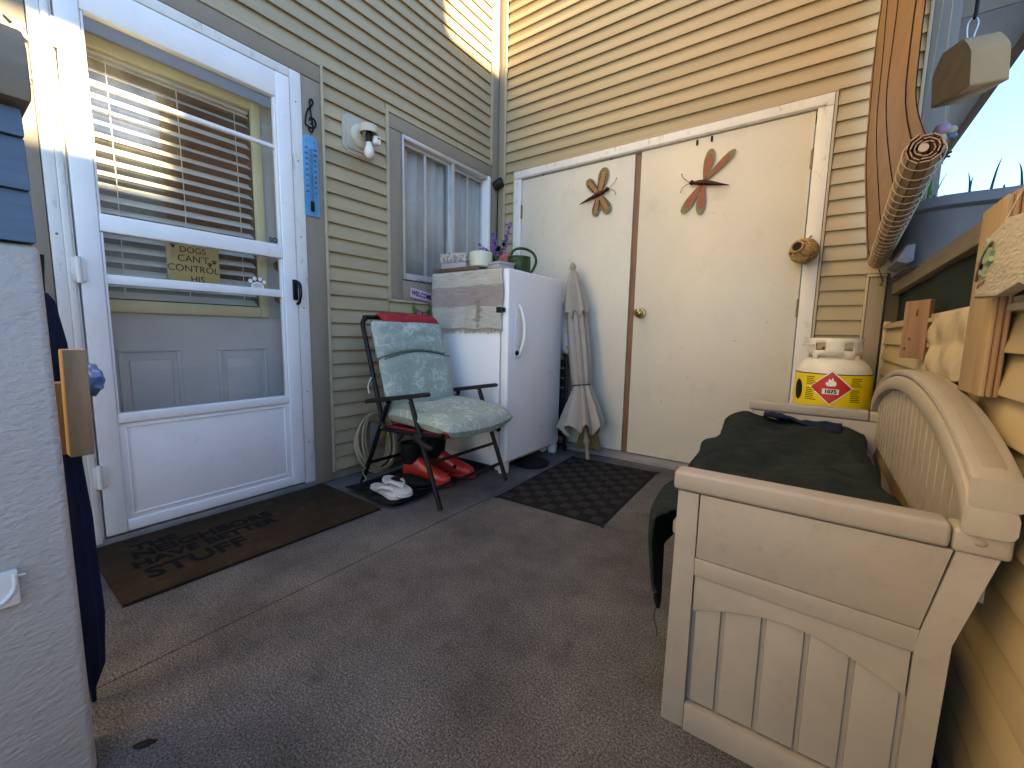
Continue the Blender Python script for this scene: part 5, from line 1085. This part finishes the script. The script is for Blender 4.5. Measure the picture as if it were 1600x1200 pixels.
# blanket over the seat
bk_ = thing('dark_blanket', 'dark green grey blanket heaped over the bench seat', 'blanket', (-0.05, 1.5, 0.44))
def blf(u, v):
    y = B0+0.052+(B1-B0-0.106)*v; s = u*0.80
    hump = 0.022+0.024*v+0.014*math.sin(v*6+u*5)*0.5+0.016*noise.noise(Vector((u*5, v*7, 2)))+0.010*noise.noise(Vector((u*14, v*9, 5)))
    rid = 0.005*math.sin(u*26+v*8+3*noise.noise(Vector((u*3, v*3, 0))))+0.005*abs(noise.noise(Vector((u*11+v*9, v*5-u*3, 7))))*2+0.004*math.sin(u*9-v*34+4*noise.noise(Vector((u*4, v*4, 1))))
    if s < 0.40:
        x = 0.176-s; z = 0.448+hump+rid
        if s < 0.05: z -= 0.02*(1-s/0.05)
        x += 0.015*noise.noise(Vector((v*6, u*3, 9)))
    else:
        a = s-0.40; k = min(1, a/0.07); zt = 0.448+hump+rid
        bul = min(1, v/0.13)**0.6
        x = -0.224-0.062*math.sin(k*math.pi/2)-0.016*math.sin(v*31+1.2+a*6)*k*(0.4+a)-0.014*math.sin(v*13+a*9)*k
        hang = 0.09+0.06*abs(math.sin(v*5+0.9))+0.10*math.exp(-((v-0.05)/0.05)**2)
        z = zt-0.035*k-max(0, a-0.07)/0.33*hang
        y -= 0.026*math.exp(-((v-0.0)/0.10)**2)*k
        x = -0.222+(min(x, -0.236)+0.222)*(0.45+0.55*bul)
    return Vector((x, y, z))
m = MB(); m.grid(blf, 90, 110); part('cloth', m, 'blanket', bk_, solid=0.005)
m = MB(); m.tube([blf(0.985, q/60) for q in range(61)], 0.004, 6); part('hem', m, 'green_sheet', bk_)
m = MB(); e = blf(0.99, 0.03); m.tube(smooth([e, e+Vector((-0.004, -0.003, -0.03)), e+Vector((0.004, -0.006, -0.055)), e+Vector((0.006, -0.004, -0.075))]), 0.0012, 4); part('loose_thread', m, 'green_sheet', bk_)
m = MB()
def nvf(u, v):
    return Vector((-0.150+0.26*u, 2.00+0.092*v+0.01*math.sin(u*6), 0.517+0.010*math.sin(u*5+v*3)+0.012*noise.noise(Vector((u*6, v*6, 3)))-0.022*u))
m.grid(nvf, 24, 12); whole('navy_towel', m, 'navy_cloth', 'folded navy towel corner at the far end of the bench', 'towel', (0, 2.03, 0.54), solid=0.012)

# ================================================================== PROPANE TANK
cr = thing('plastic_crate', 'grey plastic crate under the propane tank behind the bench', 'crate', (0.075, 2.50, 0))
for lo, hi in (((-0.07, 2.345, 0.0), (0.215, 2.36, 0.395)), ((-0.07, 2.63, 0.0), (0.215, 2.645, 0.395)), ((-0.07, 2.3605, 0.0), (-0.055, 2.6295, 0.395)), ((0.20, 2.3605, 0.0), (0.215, 2.6295, 0.395))): bx('side', lo, hi, 'crate_grey', cr)
bx('bottom', (-0.054, 2.361, 0.37), (0.199, 2.629, 0.390), 'crate_grey', cr)
tk = thing('propane_tank', 'white propane tank with a yellow hazard label behind the bench', 'gas tank', (0.078, 2.52, 0.396))
TC = Vector((0.078, 2.515, 0.3965)); r = 0.146
m = MB(); m.lathe([(0.0, 0.002), (0.090, 0.0), (0.095, 0.0), (0.095, 0.02), (0.12, 0.035), (0.138, 0.06), (r, 0.10), (r, 0.275), (0.143, 0.300), (0.132, 0.325), (0.112, 0.346), (0.080, 0.360), (0.04, 0.367), (0.0, 0.368)], TC, 48, cap=False); part('cylinder', m, 'tank_white', tk)
m = MB(); m.lathe([(r+0.0005, 0.10), (r+0.0012, 0.10), (r+0.0012, 0.283), (r+0.0005, 0.283)], TC, 64, cap=False); lb = part('label_band', m, 'label_yellow', tk)
m = MB(); m.lathe([(r+0.0005, 0.2835), (r+0.0016, 0.2835), (r+0.0014, 0.2875), (r+0.0002, 0.2875)], TC, 64, cap=False); part('label_edge', m, 'ink', lb)
def onc(ang, z, d): return TC+Vector(((r+d)*math.cos(ang), (r+d)*math.sin(ang), z))
A0 = math.atan2(-2.515, -0.078)+0.02                # direction from the tank to the viewer's side
def patch(fn, mt, name, d, n=12):
    m = MB(); m.grid(lambda u, v: onc(*fn(u, v), d), n, n); return part(name, m, mt, lb)
def dia(hs, zc, ac): return lambda u, v: (ac+((u-0.5)+(v-0.5))*hs/r, zc+((u-0.5)-(v-0.5))*hs*(-1)*0.95)
patch(dia(0.082, 0.225, A0-0.03), 'label_white', 'diamond_border', 0.0022); patch(dia(0.076, 0.225, A0-0.03), 'label_red', 'diamond', 0.0029)
patch(lambda u, v: (A0-0.03+(u-0.5)*0.060/r, 0.196+v*0.024), 'label_white', 'number_plate', 0.0036, 6)
nx = Vector((-math.sin(A0), math.cos(A0), 0))
text('number', '1075', 0.023, onc(A0-0.03, 0.208, 0.0046), nx, (0, 0, 1), 'ink', lb, 0.0006, bold=0.0009)
fl_ = [(0, 0), (0.016, 0.002), (0.020, 0.012), (0.015, 0.024), (0.012, 0.016), (0.008, 0.030), (0.003, 0.040), (-0.001, 0.026), (-0.006, 0.034), (-0.012, 0.026), (-0.011, 0.016), (-0.019, 0.020), (-0.020, 0.009), (-0.014, 0.001)]
c0 = onc(A0-0.03, 0.232, 0.0044); nd = Vector((math.cos(A0-0.03), math.sin(A0-0.03), 0))
m = MB(); m.add([c0+nx*a+Vector((0, 0, b)) for a, b in fl_]+[c0+nd*0.0006+Vector((0, 0, 0.012))], [(i, (i+1) % 14, 14) for i in range(14)]); part('flame', m, 'label_white', lb)
for sgn, a1 in ((-1, -0.62), (1, 0.56)):
    m = MB()
    for k in range(12):
        zz = 0.268-k*0.0085-(0.01 if k > 4 else 0); w_ = random.uniform(0.10, 0.17)
        m.grid(lambda u, v: onc(A0+a1-0.09+u*w_*2, zz+v*0.003, 0.0022), 6, 2)
    part('fine_print', m, 'ink', lb, stuff=True)
m = MB(); m.grid(lambda u, v: onc(A0-1.02+0.17*(u-0.5)*2*math.sqrt(max(0, 1-(2*v-1)**2)), 0.205+0.10*(v-0.5), 0.0022), 8, 12); part('round_seal', m, 'ink', lb)
# collar with hand holes
def collar(ang): return TC+Vector((0.100*math.cos(ang), 0.100*math.sin(ang), 0))
m = MB()
n_ = 60; z0, z1 = 0.350, 0.448
for ring_a, ring_b, skip in ((0.348, 0.368, 'feet'), (0.368, 0.392, None), (0.392, 0.424, 'hole'), (0.424, 0.4475, None)):
    for i in range(n_):
        a = A0-2.3+4.6*i/n_; a2 = A0-2.3+4.6*(i+1)/n_; mid = (a+a2)/2-A0
        if skip == 'hole' and (abs(mid-0.50) < 0.17 or abs(mid+0.62) < 0.24): continue
        if skip == 'feet' and not (abs(mid+0.85) < 0.13 or abs(mid-0.55) < 0.20 or abs(mid) > 1.9): continue
        q = [collar(a), collar(a2)]; m.add([q[0]+Vector((0, 0, ring_a)), q[1]+Vector((0, 0, ring_a)), q[1]+Vector((0, 0, ring_b)), q[0]+Vector((0, 0, ring_b))], [(0, 1, 2, 3)])
bmesh.ops.remove_doubles(m.bm, verts=m.bm.verts, dist=1e-5); part('collar', m, 'tank_white', tk, solid=0.005)
m = MB(); m.lathe([(0, 0.366), (0.022, 0.366), (0.022, 0.385), (0.014, 0.39), (0.014, 0.40), (0.0, 0.402)], TC, 16, cap=False); m.tube([TC+Vector((0, 0, 0.392)), TC+Vector((-0.05, -0.01, 0.394))], 0.013, 10); part('valve', m, 'brass', tk)
m = MB(); m.tube([TC+Vector((-0.085, -0.065, 0.418)), TC+Vector((-0.135, -0.065, 0.416))], [0.010, 0.005], 8, sy=0.4); part('tag', m, 'tank_white', tk)

# ================================================================== BOARDS AND BITS ALONG THE HALF WALL
def lean(pts, z0, z1, tilt, mt, label, name='wood_plank', bev=0.002, groove=False):
    m = MB(); m.prism(pts, 'z', z0, z1, bev)
    return whole(name, m, mt, label, 'board', (pts[0][0], pts[0][1], z0))
d1 = Vector((0.047, -0.12)).normalized(); n1_ = Vector((-d1.y, d1.x))*-1
p0 = Vector((0.222, 1.835)); 
wp = thing('cedar_offcut', 'short reddish cedar board with knots leaning behind the bench', 'board', (0.235, 1.72, 0.79))
q = [p0, p0+d1*0.112, p0+d1*0.112+Vector((0.012, 0.012)), p0+Vector((0.012, 0.012))]
m = MB(); m.prism([(v.x, v.y) for v in q], 'z', 0.785, 0.962, 0.002, Matrix.Identity(4)); part('plank', m, 'cedar', wp)
for t_, z in ((0.55, 0.925), (0.35, 0.845), (0.2, 0.815)):
    c_ = p0+d1*0.112*t_; m = MB(); m.ball((c_.x-0.0005, c_.y-0.0005, z), (0.004, 0.004, 0.012 if t_ > .5 else 0.005), 8, 6); part('knot', m, 'tray_wood', wp)
hp_ = thing('honey_plank', 'tall honey coloured pine board with a moulded edge, leaning on the railing', 'board', (0.245, 1.17, 0.745))
bx('plank', (0.246, 1.105, 0.742), (0.254, 1.240, 1.092), 'plank_wood', hp_, 0.0015)
bx('moulding', (0.2545, 1.098, 0.742), (0.2620, 1.236, 1.098), 'cedar', hp_, 0.003)
bx('moulding', (0.2625, 1.094, 0.742), (0.2690, 1.232, 1.094), 'cedar', hp_, 0.003)
m = MB()
def tkf(u, v):
    y = 1.27+0.36*u; z = 0.912-0.155*v; return Vector((0.260-0.006*abs(math.sin(v*math.pi*2.0+0.35*math.sin(u*4)))-0.004*math.sin(u*11+v*6)-0.003*math.sin(u*23-v*9), y, z-0.015*math.sin(u*3)*v))
m.grid(tkf, 24, 28); whole('beige_cloth', m, 'beige_cloth', 'crumpled beige cloth tucked between the two boards on the half wall', 'cloth', (0.23, 1.45, 0.75), solid=0.003)
pq = thing('garden_plaque', 'cream resin garden plaque with ivy leaves, hung on the railing', 'plaque', (0.235, 1.02, 0.92))
out = [(1.104, 0.916), (1.100, 0.945), (1.088, 0.965), (1.080, 0.985), (1.066, 1.010), (1.058, 1.018), (0.98, 1.030), (0.90, 1.020), (0.88, 0.95), (0.89, 0.92), (0.98, 0.912)]
m = MB(); m.prism(out, 'x', 0.222, 0.240, 0.004); part('slab', m, 'plaque', pq)
for (y, z, a) in ((1.066, 0.985, 30), (1.052, 0.972, -40), (1.046, 0.992, 80), (1.060, 0.962, 160), (1.03, 0.98, 10)):
    lf_ = [(0.018*math.cos(R(a+t_))*k, 0.018*math.sin(R(a+t_))*k) for t_, k in ((0, 1.1), (36, 0.55), (72, 0.95), (108, 0.45), (144, 0.8), (180, 0.35), (216, 0.8), (252, 0.45), (288, 0.95), (324, 0.55))]
    m = MB(); m.prism([(y+b, z+c_) for b, c_ in lf_], 'x', 0.2165, 0.2225, 0.0015); part('ivy_leaf', m, 'plaque_leaf', pq)
m = MB(); m.tube(smooth([(0.219, 1.085, 0.945), (0.217, 1.068, 0.962), (0.217, 1.05, 0.985), (0.218, 1.02, 1.0)]), 0.0025, 5); part('ivy_stem', m, 'tray_wood', pq)
m = MB(); m.tube([(0.231, 1.062, 1.012), (0.250, 1.02, 1.105), (0.262, 1.0, 1.1105)], 0.0016, 5); part('cord', m, 'twine', pq)
m = MB()
for k in range(6):
    y_ = 1.086-k*0.007+(0.004 if k > 1 else 0); m.tube(smooth([(0.2215, y_, 0.932+0.001*k), (0.2213, y_-0.002, 0.938+0.001*k), (0.2215, y_-0.004, 0.933+0.001*k)], 3), 0.0007, 4)
part('worn_engraving', m, 'tray_wood', pq, stuff=True)

# ================================================================== ABOVE THE RAILING
sh = thing('planter_shelf', 'grey outer shelf carrying the tub planter beyond the railing', 'shelf', (0.5, 2.35, 1.0))
bx('board', (XR+0.04, 1.95, 1.083), (0.78, 2.70, 1.1085), 'rail_wood', sh)
for y in (2.0, 2.6): bx('bracket', (XR+0.105, y, 0.75), (XR+0.14, y+0.03, 1.082), 'rail_wood', sh)
tb = thing('tub_planter', 'blue grey plastic tub planter with grass, beyond the railing', 'planter', (0.48, 2.34, 1.11))
def rr_(cx, cy, hx, hy, rad, n=6):
    out = []
    for sx, sy, a0 in ((1, 1, 0), (-1, 1, 90), (-1, -1, 180), (1, -1, 270)):
        for q in range(n+1): a = R(a0+90*q/n); out.append((cx+sx*(hx-rad)+rad*math.cos(a), cy+sy*(hy-rad)+rad*math.sin(a)))
    return out
def loft(levels):
    m = MB(); n = len(levels[0][0]); V = [Vector((x, y, z)) for ring, z in levels for x, y in ring]
    F = [(i*n+j, i*n+(j+1) % n, (i+1)*n+(j+1) % n, (i+1)*n+j) for i in range(len(levels)-1) for j in range(n)]+[tuple(range(n-1, -1, -1)), tuple(range((len(levels)-1)*n, len(levels)*n))]
    m.add(V, F); return m
cx, cy = 0.49, 2.37
m = loft([(rr_(cx, cy, .245, .265, .12), 1.1105), (rr_(cx, cy, .262, .285, .13), 1.285), (rr_(cx, cy, .264, .287, .13), 1.290)]); part('tub', m, 'tote_grey', tb)
m = loft([(rr_(cx, cy, .268, .291, .135), 1.2905), (rr_(cx, cy, .282, .305, .145), 1.300), (rr_(cx, cy, .282, .305, .145), 1.328), (rr_(cx, cy, .276, .299, .14), 1.334), (rr_(cx, cy, .262, .285, .13), 1.334), (rr_(cx, cy, .258, .281, .13), 1.31)]); part('rim', m, 'tote_grey', tb)
m = MB(); m.prism([(0.212, 1.125), (0.245, 1.115), (0.262, 1.125), (0.262, 1.185), (0.236, 1.182)], 'y', 2.10, 2.36, 0.006); part('handle', m, 'tote_grey', tb)
m = MB(); m.prism([(0.36, 1.120), (0.43, 1.120), (0.43, 1.165), (0.36, 1.165)], 'y', 2.078, 2.12, 0.006); part('handle', m, 'tote_grey', tb)
m = MB()
def blade(p, tip, w_, mb):
    p = Vector(p); tip = Vector(tip); mid = p.lerp(tip, 0.55)+Vector((0, 0, 0.03)); n = Vector((0, 0, 1)).cross(tip-p); n = (n if n.length > 1e-4 else Vector((1, 0, 0))).normalized()
    P = smooth([p, mid, tip], 5); k = len(P); V = []
    for i, q in enumerate(P): ww = w_*(1-i/(k-1))*0.5+0.0004; V += [q-n*ww, q+n*ww]
    mb.add(V, [(2*i, 2*i+1, 2*i+3, 2*i+2) for i in range(k-1)])
for (a, b) in (((0.46, 2.30, 1.31), (0.552, 2.62, 1.585)), ((0.55, 2.30, 1.31), (0.585, 2.55, 1.535)), ((0.43, 2.35, 1.31), (0.425, 2.42, 1.49)), ((0.42, 2.36, 1.31), (0.445, 2.45, 1.48)), ((0.50, 2.3, 1.31), (0.51, 2.35, 1.41)), ((0.58, 2.4, 1.31), (0.60, 2.45, 1.42))): blade(a, b, 0.011, m)
for i in range(40):
    p = Vector((0.36+0.28*random.random(), 2.2+0.35*random.random(), 1.31)); blade(p, p+Vector((random.gauss(0, .04), random.gauss(0, .04), random.uniform(0.03, 0.08))), 0.006, m)
part('grass', m, 'grass_blade', tb, solid=0.0006, stuff=True)
m = MB()
for i in range(14):
    p = Vector((0.295+0.04*random.random(), 2.40+0.08*random.random(), 1.31)); blade(p, p+Vector((random.gauss(0, .03), random.gauss(0, .03), random.uniform(0.10, 0.22))), 0.022, m)
part('broad_leaves', m, 'plant_green', tb, solid=0.0008, stuff=True)

# bamboo roll-up blind
bb = thing('bamboo_blind', 'rolled up bamboo slat blind hanging over the railing', 'blind', (0.13, 2.0, 1.2))
def blx(z, f): # sheet x at height z; f 0 far .. 1 near
    t = max(0, min(1, (z-1.20)/(0.9-0.72*f))); return (0.175+0.0*f)*(1-t)**2 + (0.108)*(1-(1-t)**2) + 0.016*f
YF, YN = 2.690, 1.270
zb = 1.225; ns_ = 40
for i in range(52):
    z0_ = zb+i*0.030
    if z0_ > 2.75: break
    pts = []
    m = MB()
    def sf(u, v):
        y = YF+(YN-YF)*u; z = z0_+v*0.0300
        wv = 0.003*math.sin(u*9+z*3)+0.0015*math.sin(z*14+u*2)
        return Vector((blx(z, u)+wv, y+0.003*math.sin(z*23), z))
    m.grid(sf, 10, 3); part('slat', m, 'bamboo', bb, solid=0.0022).modifiers[0].use_rim = i == 0
m = MB()
for f in (0.08, 0.36, 0.64, 0.92):
    y = YF+(YN-YF)*f; m.tube([(blx(z/100, f)+0.003*math.sin(f*9+z/100*3)+0.0015*math.sin(z/100*14+f*2)-0.0032, y, z/100) for z in range(123, 276, 4)], 0.0014, 4)
part('stitch_cord', m, 'ink', bb)
P0 = Vector((0.205, YF-0.02, 1.205)); P1 = Vector((0.152, YN-0.02, 1.238)); axr = (P1-P0).normalized(); nr = axr.cross(Vector((0, 0, 1))).normalized(); br_ = nr.cross(axr)
turns = []
nt_ = 3.2; seg = int(nt_*10)
sp_pts = [(0.010+0.0215*(i/seg), 2*math.pi*nt_*i/seg) for i in range(seg+1)]
for i in range(seg):
    (ra, a), (rb, b_) = sp_pts[i], sp_pts[i+1]
    q0 = nr*ra*math.cos(a)+br_*ra*math.sin(a); q1 = nr*rb*math.cos(b_)+br_*rb*math.sin(b_); q1 = q0.lerp(q1, 0.95); nn = ((q0+q1)*0.5).normalized()*0.0024
    m = MB(); e0, e1 = P0, P1+axr*random.uniform(-.004, .004)
    V = [e0+q0, e0+q1, e0+q1+nn, e0+q0+nn, e1+q0, e1+q1, e1+q1+nn, e1+q0+nn]
    m.add(V, [(0, 3, 2, 1), (4, 5, 6, 7), (0, 1, 5, 4), (1, 2, 6, 5), (2, 3, 7, 6), (3, 0, 4, 7)]); part('rolled_slat', m, 'bamboo', bb)
m = MB(); m.tube([P0+nr*0.004, P1+axr*0.003+nr*0.004], 0.0085, 12); part('roller_rod', m, 'plank_wood', bb)
m = MB()
for k in range(22):
    c_ = P0.lerp(P1, (k+0.5)/22); m.tube([c_+(nr*math.cos(a)+br_*math.sin(a))*(0.0352) for a in [q*math.pi/8 for q in range(16)]], 0.0011, 4, closed=True)
part('binding_cord', m, 'twine', bb, stuff=True)
m = MB(); m.tube([(0.158, YF-0.03, 1.34), (0.20, YF-0.05, 1.20), (0.236, 2.69, 1.115)], 0.0022, 5); part('tie_down_cord', m, 'ink', bb)
m = MB(); m.tube(smooth([(0.236, 2.69, 1.115), (0.226, 2.685, 1.105), (0.229, 2.70, 1.10), (0.240, YB-0.012, 1.11)]), 0.003, 6); part('hook', m, 'hinge_metal', bb)
m = MB(); m.box((0.06, YN, 2.70), (0.15, YF, 2.76), 0.004); part('head_board', m, 'rail_wood', bb)

bm2 = thing('porch_beam', 'timber beam above the railing carrying the blind', 'beam', (0.1, 1.5, 2.76))
bx('beam', (0.04, -1.4, 2.762), (0.34, YB-0.03, 2.90), 'rail_wood', bm2, 0.004)
# paper bag on a hook
pb = thing('paper_bag', 'brown paper bag hanging upside down from a clip above the railing', 'paper bag', (0.315, 2.0, 1.58))
C = Vector((0.327, 2.0, 1.640)); Mb = Matrix.Translation(C) @ Matrix.Rotation(R(25), 4, 'Z') @ Matrix.Rotation(R(-7), 4, 'Y') @ Matrix.Rotation(R(4), 4, 'X')
hz = 0.155
m = MB()
def bagf(u, v):
    a = u*4; k = int(a) % 4; f = a-int(a); cs = [(0, 0), (0.102, 0), (0.102, 0.155), (0, 0.155)]; p = Vector(cs[k]).lerp(Vector(cs[(k+1) % 4]), f)
    pin = 0.55*max(0, (v-0.6)/0.4)**1.5; cx_, cy_ = 0.051, 0.0775
    q = Vector((cx_+(p.x-cx_)*(1-0.1*pin), cy_+(p.y-cy_)*(1-pin*0.9), hz*v))
    e = math.sin(f*math.pi)
    q += Vector((noise.noise(Vector((p.x*30, p.y*30, v*4))), noise.noise(Vector((p.x*30, p.y*30, v*4+9))), 0))*0.005*e*math.sin(v*math.pi)
    return Mb @ q
m.grid(bagf, 40, 18, cu=True)
vs = [Mb @ Vector(p) for p in ((0, 0, 0), (0.102, 0, 0), (0.102, 0.155, 0), (0, 0.155, 0))]; m.add(vs, [(0, 1, 2, 3)]); part('paper', m, 'kraft', pb, solid=0.0012)
tp = Mb @ Vector((0.051, 0.0775, hz)); 
m = MB(); m.tube(smooth([tp+Vector((0, 0, -0.02)), tp+Vector((-0.010, 0, 0.02)), tp+Vector((-0.012, 0, 0.06)), tp+Vector((0.002, 0, 0.075)), tp+Vector((0.012, 0, 0.055)), tp+Vector((0.006, 0, 0.02)), tp+Vector((0.004, 0, -0.01))]), 0.0026, 6); part('clip', m, 'steel', pb)
m = MB(); m.tube(smooth([tp+Vector((0, 0, 0.072)), tp+Vector((0.004, 0, 0.12)), tp+Vector((-0.002, 0.0, 0.5)), Vector((tp.x-0.004, tp.y, 2.765))]), 0.0055, 7); part('strap', m, 'black_plastic', pb)
# shell wind chime
wch = thing('shell_chime', 'string of painted shells hanging beside the rolled blind', 'wind chime', (0.33, 2.3, 1.5))
m = MB(); m.tube([(0.300, 2.3, 2.765), (0.302, 2.3, 1.9), (0.326, 2.3, 1.60), (0.332, 2.3, 1.50)], 0.0018, 5); part('cord', m, 'twine', wch)
for (x, z, s, mt) in ((0.318, 1.625, 0.026, 'shell_purple'), (0.342, 1.618, 0.018, 'plaque'), (0.345, 1.598, 0.016, 'shell_blue'), (0.312, 1.592, 0.024, 'plaque'), (0.322, 1.56, 0.018, 'wicker')):
    m = MB(); m.ball((x, 2.295, z), (s, s*0.6, s*0.85), 14, 8, mod=lambda d: 1+0.10*math.sin(9*math.atan2(d.z, d.x))); part('shell', m, mt, wch)
m = MB(); m.tube([(0.305, 2.3, 1.515), (0.33, 2.295, 1.535), (0.352, 2.29, 1.538)], [0.016, 0.014, 0.006], 8, sy=0.5); m.tube([(0.325, 2.3, 1.53), (0.348, 2.29, 1.522)], 0.004, 6); part('driftwood', m, 'fascia', wch)
m = MB(); m.tube([(0.286, 2.28, 2.765), (0.272, 2.28, 2.0), (0.256, 2.28, 1.60), (0.240, 2.2, 1.30)], 0.0013, 4); part('cord', m, 'twine', wch)

# ================================================================== BITS BY THE KNEE WALL
def blk(lo, hi, label, mt, tilt):
    c_ = Vector(lo).lerp(Vector(hi), .5); m = MB(); m.box(lo, hi, 0.003, rot('X', tilt, c_)); whole('wood_block', m, mt, label, 'wood block', lo, 'wood blocks fixed to the knee wall end')
blk((-1.165, KY+0.022, 0.590), (-1.130, KY+0.056, 0.795), 'longer upright wood block on the end of the knee wall', 'block_wood', -1)
blk((-1.250, KY+0.014, 0.585), (-1.190, KY+0.042, 0.728), 'shorter darker wood block behind the longer one', 'block_wood', -1)
m = MB(); m.ball((-1.225, KY+0.066, 0.728), (0.045, 0.028, 0.036), 20, 14, mod=lambda d: 1+0.25*noise.noise(d*2.4)+0.12*noise.noise(d*6)); whole('plastic_bag', m, 'blue_plastic', 'crumpled blue plastic bag squeezed behind the wood block', 'plastic bag', (-1.215, KY+0.055, 0.69))
nv = thing('navy_umbrella', 'rolled navy umbrella leaning behind the knee wall', 'umbrella', (-1.30, KY+0.02, 0))
A = Vector((-1.250, 0.158, 0.003)); B = Vector((-1.262, 0.146, 0.985)); ax2 = (B-A).normalized(); M = Matrix.Translation(A) @ ax2.to_track_quat('Z', 'Y').to_matrix().to_4x4()
m = MB(); m.lathe([(0.0, 0.0), (0.004, 0.0), (0.005, 0.03), (0.022, 0.08), (0.030, 0.20), (0.030, 0.42), (0.026, 0.55), (0.029, 0.66), (0.027, 0.80), (0.018, 0.885), (0.010, 0.90), (0, 0.90)], n=48, M=M, mod=lambda a, z, i: 1+0.15*math.sin(6*a+z*4), cap=False); part('canopy', m, 'navy_cloth', nv)
m = MB(); m.tube([M @ Vector((0, 0, 0.89)), M @ Vector((0, 0, 0.93)), M @ Vector((0.004, 0.004, 0.975))], [0.007, 0.009, 0.012], 10); part('handle', m, 'black_plastic', nv)
cl = thing('wall_clip', 'white plastic bracket screwed to the stucco knee wall', 'bracket', (KX, 0.04, 0.42))
m = MB(); m.box((KX+0.0005, 0.02, 0.385), (KX+0.010, 0.060, 0.445), 0.003); part('plate', m, 'plastic_white', cl)
m = MB(); m.tube(smooth([(KX+0.011, 0.056, 0.438), (KX+0.012, 0.054, 0.415), (KX+0.012, 0.042, 0.398), (KX+0.012, 0.024, 0.393)]), 0.003, 8); part('rim', m, 'plastic_white', cl)
m = MB(); m.tube([(KX+0.006, 0.060, 0.432), (KX+0.006, 0.068, 0.432)], 0.002, 6); part('pin', m, 'plastic_white', cl)
orn = thing('clip_ornament', 'small wire dragonfly clips on the wall left of the storm door', 'ornament', (XL+0.02, 0.25, 1.7))
for y, z in ((0.268, 1.765), (0.262, 1.640)):
    m = MB(); m.tube(smooth([(XL+0.018, y-0.03, z+0.03), (XL+0.030, y, z), (XL+0.034, y+0.02, z-0.02)]), 0.003, 6); part('body', m, 'green_sheet', orn)
    m = MB(); m.ball((XL+0.034, y-0.004, z+0.008), (0.004, 0.022, 0.008), 10, 6, rot('X', 35)); m.ball((XL+0.034, y+0.004, z-0.006), (0.004, 0.022, 0.008), 10, 6, rot('X', -50)); part('wing', m, 'plastic_white', orn)
